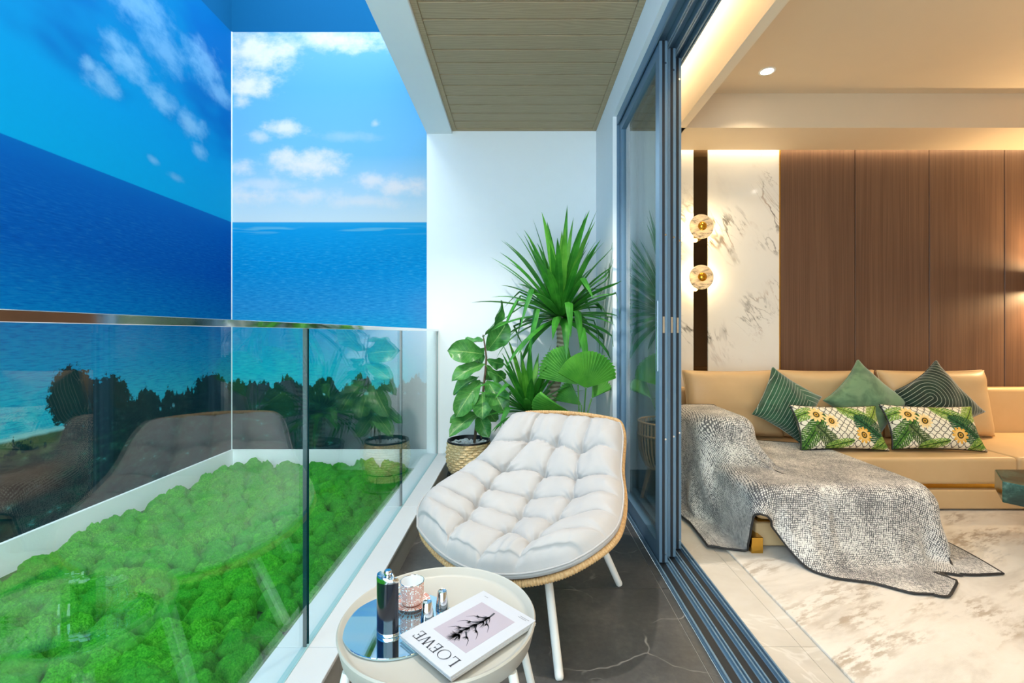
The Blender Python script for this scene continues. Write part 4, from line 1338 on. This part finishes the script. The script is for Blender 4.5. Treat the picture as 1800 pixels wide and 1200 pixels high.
def fiddle(b0, b1, Yb, Yt, W, roll, bow=.18):
    """leaf from pixel b0 at depth Yb to pixel b1 at depth Yt, roll turns the blade about its midrib"""
    A, B = px(b0[0], b0[1], Yb), px(b1[0], b1[1], Yt)
    d = B - A; L = d.length; d.normalize()
    view = (A - Vector((0, 0, CAM_Z))).normalized()
    side = d.cross(view).normalized()
    up = side.cross(d)
    if up.dot(view) > 0: up = -up
    side2 = side * math.cos(roll) + up * math.sin(roll)
    nor = up * math.cos(roll) - side * math.sin(roll)
    n, m = 12, 7
    v, uv = [], []
    for j in range(n + 1):
        q = j / n
        w = 1.2 * W * (math.sin(PI * min(1, q * .98 + .02) ** 1.15) ** .62) * (0.62 + .42 * q)
        if q < .05: w *= .5
        for i in range(m):
            s = 2 * i / (m - 1) - 1
            wav = .012 * math.sin(q * 15 + s * 2 + b0[0]) * abs(s)
            p = A + d * (L * q) + side2 * (w / 2 * s) + nor * (bow * L * math.sin(q * PI) * .5 + .10 * w * abs(s)**1.5 * 2 - .05 * L * q * q + wav)
            p.y = min(p.y, YMAX - .01); v.append(p); uv.append((i / (m - 1), q))
    return mesh_obj('leaf', v, grid_faces(m, n + 1), M['leaf_fiddle'], fg, True, uv)
for (b0, b1, Yb, Yt, W, roll) in (
    ((848, 592), (885, 530), 3.40, 3.36, .11, 1.15), ((856, 616), (892, 566), 3.40, 3.30, .15, .25), ((851, 622), (787, 616), 3.40, 3.30, .165, .15),
    ((850, 597), (806, 618), 3.40, 3.42, .12, 1.1), ((853, 640), (794, 668), 3.40, 3.26, .115, .55), ((842, 662), (796, 692), 3.40, 3.35, .09, .7),
    ((844, 668), (801, 732), 3.40, 3.26, .145, .15), ((848, 690), (848, 735), 3.38, 3.24, .145, .0), ((856, 668), (888, 726), 3.40, 3.26, .155, -.15),
    ((842, 725), (790, 764), 3.42, 3.22, .11, .45), ((842, 728), (858, 768), 3.42, 3.30, .115, .1), ((844, 712), (790, 742), 3.42, 3.40, .08, .6),
    ((855, 650), (890, 664), 3.40, 3.46, .10, .4), ((856, 632), (886, 640), 3.40, 3.48, .09, .3), ((855, 640), (868, 668), 3.40, 3.5, .10, .2),
    ((846, 705), (836, 726), 3.40, 3.32, .07, .5), ((852, 610), (838, 640), 3.40, 3.5, .10, .3), ((848, 700), (872, 742), 3.42, 3.46, .12, .4)):
    fiddle(b0, b1, Yb, Yt, W, roll)
# ---------------------------------------------------------------- living room furniture
struct_y = 2.94
rug = box('rug', 1.085, 4.9, -1.2, 3.02, 0.001, 0.013, M['rug'], bevel=0.004, bseg=2)
tag(rug, 'cream abstract rug with brown streaks on the living room floor', 'rug')
RZ = 0.013
sf = thing('sofa', 'long camel leather sofa with chaise and gold plinth reveal', 'sofa', (2.7, 3.35, RZ))
SY0, SY1, SX0, SX1 = 2.94, 3.84, 1.17, 4.55
L_ = M['leather']
box('plinth', 2.10, SX1 - .05, SY0 + .01, SY1 - .05, RZ + .012, .147, L_, sf, .012, 3)
box('plinth', 1.24, 2.04, 2.44, SY1 - .05, RZ + .012, .147, L_, sf, .012, 3)
box('plinth_foot', 1.30, SX1 - .10, SY0 + .06, SY1 - .10, RZ, RZ + .012, M['black'], sf)
box('gold_reveal', 1.26, SX1 - .08, SY0 + .05, SY1 - .08, .147, .183, M['gold'], sf)
box('gold_reveal', 1.26, 2.00, 2.46, SY0 + .05, .147, .183, M['gold'], sf)
box('gold_foot', 1.19, 1.25, 2.385, 2.62, RZ, .095, M['gold'], sf, .002, 1)
box('seat', 2.105, 3.15, SY0, 3.70, .183, .353, L_, sf, .028, 4)
box('seat', 3.153, SX1, SY0, 3.70, .183, .353, L_, sf, .028, 4)
box('chaise_seat', 1.21, 2.09, 2.36, 3.70, .183, .350, L_, sf, .06, 5)
box('backrest', 1.20, SX1, 3.71, SY1, .147, .70, L_, sf, .03, 4)
box('armrest', 1.15, 1.42, 2.88, 3.41, .12, .60, L_, sf, .07, 5)

def pillow(name, w, h, th, mat, boxy=3.0, n=30, dent=0.10, seed=1, edge_t=0.012):
    s = np.linspace(-1, 1, n); Sg, Tg = np.meshgrid(s, s)
    e = np.power(np.clip(1 - np.abs(Sg)**boxy, 0, 1), .55) * np.power(np.clip(1 - np.abs(Tg)**boxy, 0, 1), .55)
    # sides pulled in, corners drawn out
    px_ = Sg * (1 - dent * (1 - Tg**2)**1.0 * np.abs(Sg)**3)
    py_ = Tg * (1 - dent * (1 - Sg**2)**1.0 * np.abs(Tg)**3)
    wr = np.array([[mnoise.noise(Vector((a * 2.1 + seed * 7, b * 2.1, .3))) for a in s] for b in s])
    zt = (edge_t + (th / 2 - edge_t) * e) * (1 + .10 * wr) + .006 * wr * e
    zb = -(edge_t + (th / 2 - edge_t) * e) * (1 - .08 * wr)
    X, Y = px_ * w / 2, py_ * h / 2
    v = np.vstack([np.stack([X, Y, zt], -1).reshape(-1, 3), np.stack([X, Y, zb], -1).reshape(-1, 3)])
    m = n * n
    f = grid_faces(n, n) + [tuple(reversed(q)) for q in grid_faces(n, n, False, m)]
    per = [i for i in range(n)] + [j * n + n - 1 for j in range(1, n)] + [(n - 1) * n + i for i in range(n - 2, -1, -1)] + [j * n for j in range(n - 2, 0, -1)]
    for a, b in zip(per, per[1:] + per[:1]): f.append((b, a, a + m, b + m))
    o = mesh_obj(name, v, f, mat, None, True)
    loop = [v[i] * np.array([1, 1, 0]) for i in per]
    return o, loop
def place(o, loc, tilt, yaw=0.0, roll=0.0):
    """stand a pillow up: faces the camera, leans back by tilt, turned by yaw, rolled in its plane"""
    o.matrix_basis = Matrix.Translation(loc) @ Matrix.Rotation(yaw, 4, 'Z') @ Matrix.Rotation(PI / 2 - tilt, 4, 'X') @ Matrix.Rotation(roll, 4, 'Z')
def piping(lp, r, mat, o):
    q = MB().tube([Vector(p) for p in lp], r, 6, closed=True).build('piping', mat, None, True)
    q.parent = o
def lowest(o):
    return min((o.matrix_basis @ v.co).z for v in o.data.vertices)
def rest_on(o, z):
    o.location.z += z - lowest(o)
    return o
SZ = .355
for (xc, w, lab, yw, yy) in ((1.625, .73, 'camel leather back cushion in front of the marble panel', .03, 3.555), (2.365, .735, 'camel leather back cushion between its two neighbours on the sofa', -.02, 3.575), (3.165, .83, 'camel leather back cushion at the open end of the sofa, behind the arched stripe pillow', .03, 3.555)):
    o, lp = pillow('back_cushion', w, .50, .20, L_, 5.0, 34, .05, xc, .02)
    place(o, (xc, yy, .62), .16, yw)
    rest_on(o, SZ); tag(o, lab, 'cushion', 'leather back cushions')
    piping(lp, .005, L_, o)
specs = [
    ('throw_pillow', .40, .40, .15, 'stripe_green', px(1384, 712, 3.33), .30, .12, PI / 4 + .20, 'dark green velvet pillow with fine straight pale stripes, stood on its corner', 0.0),
    ('throw_pillow', .43, .43, .15, 'velvet_green', px(1522, 722, 3.36), .30, .0, PI / 4 - .02, 'plain sage green velvet pillow standing on its corner', 0.0),
    ('throw_pillow', .44, .44, .14, 'stripe_dark', px(1647, 712, 3.33), .32, -.05, PI / 4 - .22, 'dark green pillow with nested arched pale stripes leaning on the sofa', 0.0),
]
for (nm, w, h, th, mt, loc, tilt, yaw, roll, lab, _) in specs:
    o, lp = pillow(nm, w, h, th, M[mt], 2.6, 34, .12, w * 10 + th)
    place(o, loc, tilt, yaw, roll); rest_on(o, SZ)
    tag(o, lab, 'pillow', 'green square pillows')
    piping(lp, .004, M[mt], o)
for (cx_, cy_, yaw, lab) in ((1474, 742, .06, 'tropical print lumbar pillow leaning on the straight striped pillow'), (1638, 743, -.03, 'tropical print lumbar pillow leaning on the arched stripe pillow')):
    o, lp = pillow('lumbar_pillow', .60, .30, .13, M['print'], 2.6, 40, .09, cx_)
    place(o, px(cx_, cy_, 3.14), .42, yaw, -.02); rest_on(o, SZ)
    tag(o, lab, 'pillow', 'tropical print lumbar pillows')
    piping(lp, .006, M['black'], o)

# ---- throw: cloth settled over arm and chaise by a small position based simulation
def simulate_throw():
    NX, NY = 84, 60
    LX, LY = 2.10, 1.48
    hx, hy = LX / (NX - 1), LY / (NY - 1)
    # profile across the sofa: up the outer side of the arm, over it, down to the seat, along, down the far side
    prof = np.array([(1.07, .09), (1.10, .40), (1.115, .61), (1.16, .64), (1.40, .64), (1.455, .58), (1.50, .42), (1.56, .385), (2.04, .385), (2.10, .34), (2.145, .16), (2.17, .06)])
    dl = np.concatenate([[0], np.cumsum(np.linalg.norm(np.diff(prof, axis=0), axis=1))])
    a = np.linspace(0, dl[-1], NX) ; LXr = dl[-1]; hx = LXr / (NX - 1)
    xa, za = np.interp(a, dl, prof[:, 0]), np.interp(a, dl, prof[:, 1])
    bprof = np.array([(3.42, 0), (2.36, 0), (2.31, -.02), (2.24, -.20), (2.16, -.42), (2.10, -.46)])
    bl = np.concatenate([[0], np.cumsum(np.linalg.norm(np.diff(bprof, axis=0), axis=1))])
    b = np.linspace(0, bl[-1], NY); hy = bl[-1] / (NY - 1)
    yb, zb = np.interp(b, bl, bprof[:, 0]), np.interp(b, bl, bprof[:, 1])
    P = np.zeros((NY, NX, 3))
    # the outer side is shorter in front, so that its hem hangs clear of the floor
    kf = np.interp(xa, [1.07, 1.2, 1.6, 1.8, 2.17], [.62, .74, .98, 1.0, .80])
    A2, B2 = np.meshgrid(a, b)
    a0 = np.interp(b, [0, .75, 1.15, 3], [0, 0, .17, .17])[:, None]
    A2 = a0 + A2 * (LXr - a0) / LXr
    XA, ZA = np.interp(A2, dl, prof[:, 0]), np.interp(A2, dl, prof[:, 1])
    B2 = B2 * kf[None]
    P[..., 0] = XA
    P[..., 1] = np.interp(B2, bl, bprof[:, 0]); P[..., 2] = np.maximum(ZA + np.interp(B2, bl, bprof[:, 1]), .03)
    flat = np.stack([A2, B2], -1)
    # turn the rear edge a little so that it runs askew over the seat
    sk = np.clip((xa - 1.5) / .6, 0, 1)[None] * np.clip(1 - b / bl[-1] * 1.6, 0, 1)[:, None]
    P[..., 1] -= .36 * sk
    fl_ = np.clip((b - .9) / (bl[-1] - .9), 0, 1)[:, None]
    P[..., 0] += fl_ * np.interp(xa, [1.0, 1.3, 1.9, 2.3], [.0, .02, .0, .02])[None]
    r = np.random.RandomState(2)
    P += r.normal(0, .002, P.shape)
    P[..., 2] += .01
    Vv = np.zeros_like(P)
    boxes = [((1.18, 2.115), (2.325, 3.7), (-1, .358), .05), ((1.12, 1.45), (2.84, 3.5), (-1, .612), .06)]
    def collide(P, old):
        for (bx, by, bz, rd) in boxes:
            c = np.array([(bx[0] + bx[1]) / 2, (by[0] + by[1]) / 2, (bz[0] + bz[1]) / 2])
            hs = np.array([(bx[1] - bx[0]) / 2, (by[1] - by[0]) / 2, (bz[1] - bz[0]) / 2]) - rd
            q = P - c
            e = np.abs(q) - hs
            out = np.maximum(e, 0); dist = np.linalg.norm(out, axis=-1)
            inside = e.max(-1) < 0
            sd = np.where(inside, e.max(-1), dist) - rd - .009
            pen = sd < 0
            nrm = np.sign(q) * out
            ax = e.argmax(-1)
            ni = np.zeros_like(q); np.put_along_axis(ni, ax[..., None], np.take_along_axis(np.sign(q), ax[..., None], -1), -1)
            nrm = np.where(inside[..., None], ni, nrm / np.maximum(dist, 1e-9)[..., None])
            push = nrm * (-sd)[..., None]
            P = np.where(pen[..., None], P + push, P)
            # friction
            mv = P - old
            tang = mv - nrm * (mv * nrm).sum(-1, keepdims=True)
            P = np.where(pen[..., None], P - tang * .85, P)
        fl = P[..., 2] < .022
        P[..., 2] = np.where(fl, .022, P[..., 2])
        mv = P - old
        P[..., :2] = np.where(fl[..., None], P[..., :2] - mv[..., :2] * .8, P[..., :2])
        return P
    def con(P, A, B, L, k):
        a_, b_ = P[A], P[B]
        d = b_ - a_
        L = np.linalg.norm(flat[B] - flat[A], axis=-1, keepdims=True)
        l = np.linalg.norm(d, axis=-1, keepdims=True)
        corr = d * ((l - L) / np.maximum(l, 1e-9)) * .5 * k
        P[A] = a_ + corr; P[B] = b_ - corr
    sl = np.s_
    dg = math.hypot(hx, hy)
    cons = []
    for o_ in (0, 1):
        nx = (NX - o_) // 2; ny = (NY - o_) // 2
        cons.append((sl[:, o_:o_ + 2 * nx:2], sl[:, o_ + 1:o_ + 2 * nx:2], hx, 1.0))
        cons.append((sl[o_:o_ + 2 * ny:2, :], sl[o_ + 1:o_ + 2 * ny:2, :], hy, 1.0))
    for oy in (0, 1):
        for ox in (0, 1):
            ny = (NY - oy) // 2; nx = (NX - ox) // 2
            cons.append((sl[oy:oy + 2 * ny:2, ox:ox + 2 * nx:2], sl[oy + 1:oy + 2 * ny:2, ox + 1:ox + 2 * nx:2], dg, .5))
            cons.append((sl[oy + 1:oy + 2 * ny:2, ox:ox + 2 * nx:2], sl[oy:oy + 2 * ny:2, ox + 1:ox + 2 * nx:2], dg, .5))
    def bend(P, k):
        lap = P[:, 2:] + P[:, :-2] - 2 * P[:, 1:-1]; P[:, 1:-1] += lap * k
        lap = P[2:] + P[:-2] - 2 * P[1:-1]; P[1:-1] += lap * k
    dt = 1 / 60.
    for step in range(150):
        old = P.copy()
        Vv[..., 2] -= 9.8 * dt
        Vv *= .93
        P = P + Vv * dt
        for it in range(7):
            for (A, B, L, k) in cons: con(P, A, B, L, k)
            if it % 3 == 0: bend(P, .16)
        P = collide(P, old)
        Vv = (P - old) / dt
    uv = flat.reshape(-1, 2)
    return P, uv, NX, NY
P, tuv, NX, NY = simulate_throw()
du = np.gradient(P, axis=1); dv = np.gradient(P, axis=0)
Nn = np.cross(dv, du); Nn /= np.maximum(np.linalg.norm(Nn, axis=-1, keepdims=True), 1e-9)
if Nn[NY // 3, NX // 2, 2] < 0: Nn = -Nn
fw = [tuple(reversed(q)) for q in grid_faces(NX, NY)]
th = mesh_obj('throw_blanket', (P + Nn * .003).reshape(-1, 3), fw, M['throw'], None, True, tuv)
ms = th.modifiers.new('smooth', 'SUBSURF'); ms.levels = 1; ms.render_levels = 1
tag(th, 'black and white woven throw draped over the sofa arm and chaise to the floor', 'blanket')
ln = mesh_obj('lining', (P - Nn * .003).reshape(-1, 3), grid_faces(NX, NY), M['lining'], th, True)
ms = ln.modifiers.new('smooth', 'SUBSURF'); ms.levels = 1; ms.render_levels = 1
per = [P[0, i] for i in range(NX)] + [P[j, NX - 1] for j in range(1, NY)] + [P[NY - 1, i] for i in range(NX - 2, -1, -1)] + [P[j, 0] for j in range(NY - 2, 0, -1)]
MB().tube([Vector(p) for p in per], .0055, 7, closed=True).build('binding', M['lining'], th, True)

# ---- coffee table
ct = thing('coffee_table', 'low green marble slab coffee table on a brass base', 'coffee table', (2.95, 2.1, RZ))
def prism_poly(poly, z0, z1):
    n = len(poly)
    v = [(x, y, z0) for x, y in poly] + [(x, y, z1) for x, y in poly]
    f = [tuple(range(n))[::-1], tuple(range(n, 2 * n))] + [(i, (i + 1) % n, n + (i + 1) % n, n + i) for i in range(n)]
    return MB().add(v, f)
prism_poly([(2.425, 2.34), (2.52, 2.18), (2.66, 1.99), (3.3, 1.99), (3.5, 2.34), (3.3, 2.55), (2.6, 2.55)], .29, .395).build('marble_top', M['green_marble'], ct, False, .006, 2)
prism_poly([(2.72, 2.15), (3.15, 2.15), (3.2, 2.42), (2.75, 2.42)], RZ, .29).build('brass_base', M['brass'], ct)

# ---- wall sconces on the marble panel
for (py_, lab) in ((398, 'backlit round stone wall sconce with brass centre, upper of the pair'), (487, 'backlit round stone wall sconce with brass centre, lower of the pair')):
    c = px(1233, py_, 3.79)
    s_ = thing('wall_sconce', lab, 'wall lamp', (c.x, D - .022, c.z), 'wall sconces')
    def disc(r0, r1, y0, y1, n=40):
        prf = [(.0005, y0), (r0, y0), (r1, (y0 + y1) / 2), (r0, y1), (.0005, y1)]
        v, f = [], []
        for (r, y) in prf:
            for k in range(n):
                a = 2 * PI * k / n
                v.append((c.x + r * math.cos(a), y, c.z + r * math.sin(a)))
        for i in range(len(prf) - 1):
            for k in range(n): f.append((i * n + k, i * n + (k + 1) % n, (i + 1) * n + (k + 1) % n, (i + 1) * n + k))
        return MB().add(v, f)
    disc(.045, .045, D - .045, D - .0225).build('wall_plate', M['brass'], s_, True)
    disc(.072, .072, D - .053, D - .046).build('light_ring', M['disc_glow'], s_, True)
    disc(.095, .100, 3.780, 3.800).build('stone_disc', M['alabaster'], s_, True)
    MB().tube([(c.x, D - .05, c.z), (c.x, 3.775, c.z)], .012, 12).build('stem', M['brass'], s_, True)
    kn = [(c.x, 3.782 - .034 * k / 6, c.z) for k in range(7)]
    MB().tube(kn, [.026, .033, .036, .036, .032, .022, .006], 18).build('brass_knob', M['brass'], s_, True)
    L = bpy.data.lights.new('glow', 'POINT'); L.energy = 1.5; L.color = (1, .74, .36); L.shadow_soft_size = .02
    for (dx, dz) in ((-.085, 0), (.085, 0), (0, .085), (0, -.085)):
        q = bpy.data.objects.new('glow', L); COL.objects.link(q); q.parent = s_
        q.location = Vector((c.x + dx, 3.825, c.z + dz)) - s_.location

# ---- shaded wall lamp past the end of view, its light on the walnut wall
lx, ly, lz = 4.48, 3.70, 1.565
lp_ = thing('wall_lamp', 'brown drum shade wall lamp on the walnut panels beyond the sofa', 'wall lamp', (lx, D - .024, lz))
MB().tube([(lx, D - .024, lz), (lx, ly, lz)], .010, 10).build('arm', M['brass'], lp_, True)
MB().lathe([(.165, -.075), (.155, .075), (.152, .075), (.162, -.075), (.165, -.075)], lx, ly, 48, lz).build('lamp_shade', M['shade'], lp_, True)
MB().lathe([(.0005, -.03), (.02, -.025), (.026, .0), (.02, .025), (.0005, .03)], lx, ly, 24, lz).build('bulb', M['lamp_glow'], lp_, True)
L = bpy.data.lights.new('bulb_light', 'POINT'); L.energy = 50; L.color = (1, .70, .36); L.shadow_soft_size = .03
for dz in (-.045, .045):
    q = bpy.data.objects.new('bulb_light', L); COL.objects.link(q); q.parent = lp_; q.location = Vector((lx - .04, ly, lz + dz)) - lp_.location

# ---- sheer curtain gathered behind the stacked door leaves
cu_ = thing('sheer_curtain', 'white sheer curtain gathered behind the glass door leaves', 'curtain', (.95, 3.3, 0))
nz, nyy = 14, 150
v = []
for j in range(nz):
    z = .015 + (2.95 - .015) * j / (nz - 1)
    for i in range(nyy):
        y = 2.86 + .98 * i / (nyy - 1)
        x = .925 + .028 * math.sin(i * .50 + .3 * math.sin(j * .5)) + .006 * math.sin(i * 1.3)
        v.append((x, y, z))
mesh_obj('curtain_cloth', v, grid_faces(nyy, nz), M['sheer'], cu_, True)
box('curtain_track', .90, .95, 2.80, 3.86, 2.95, 2.97, M['white_metal'], cu_)
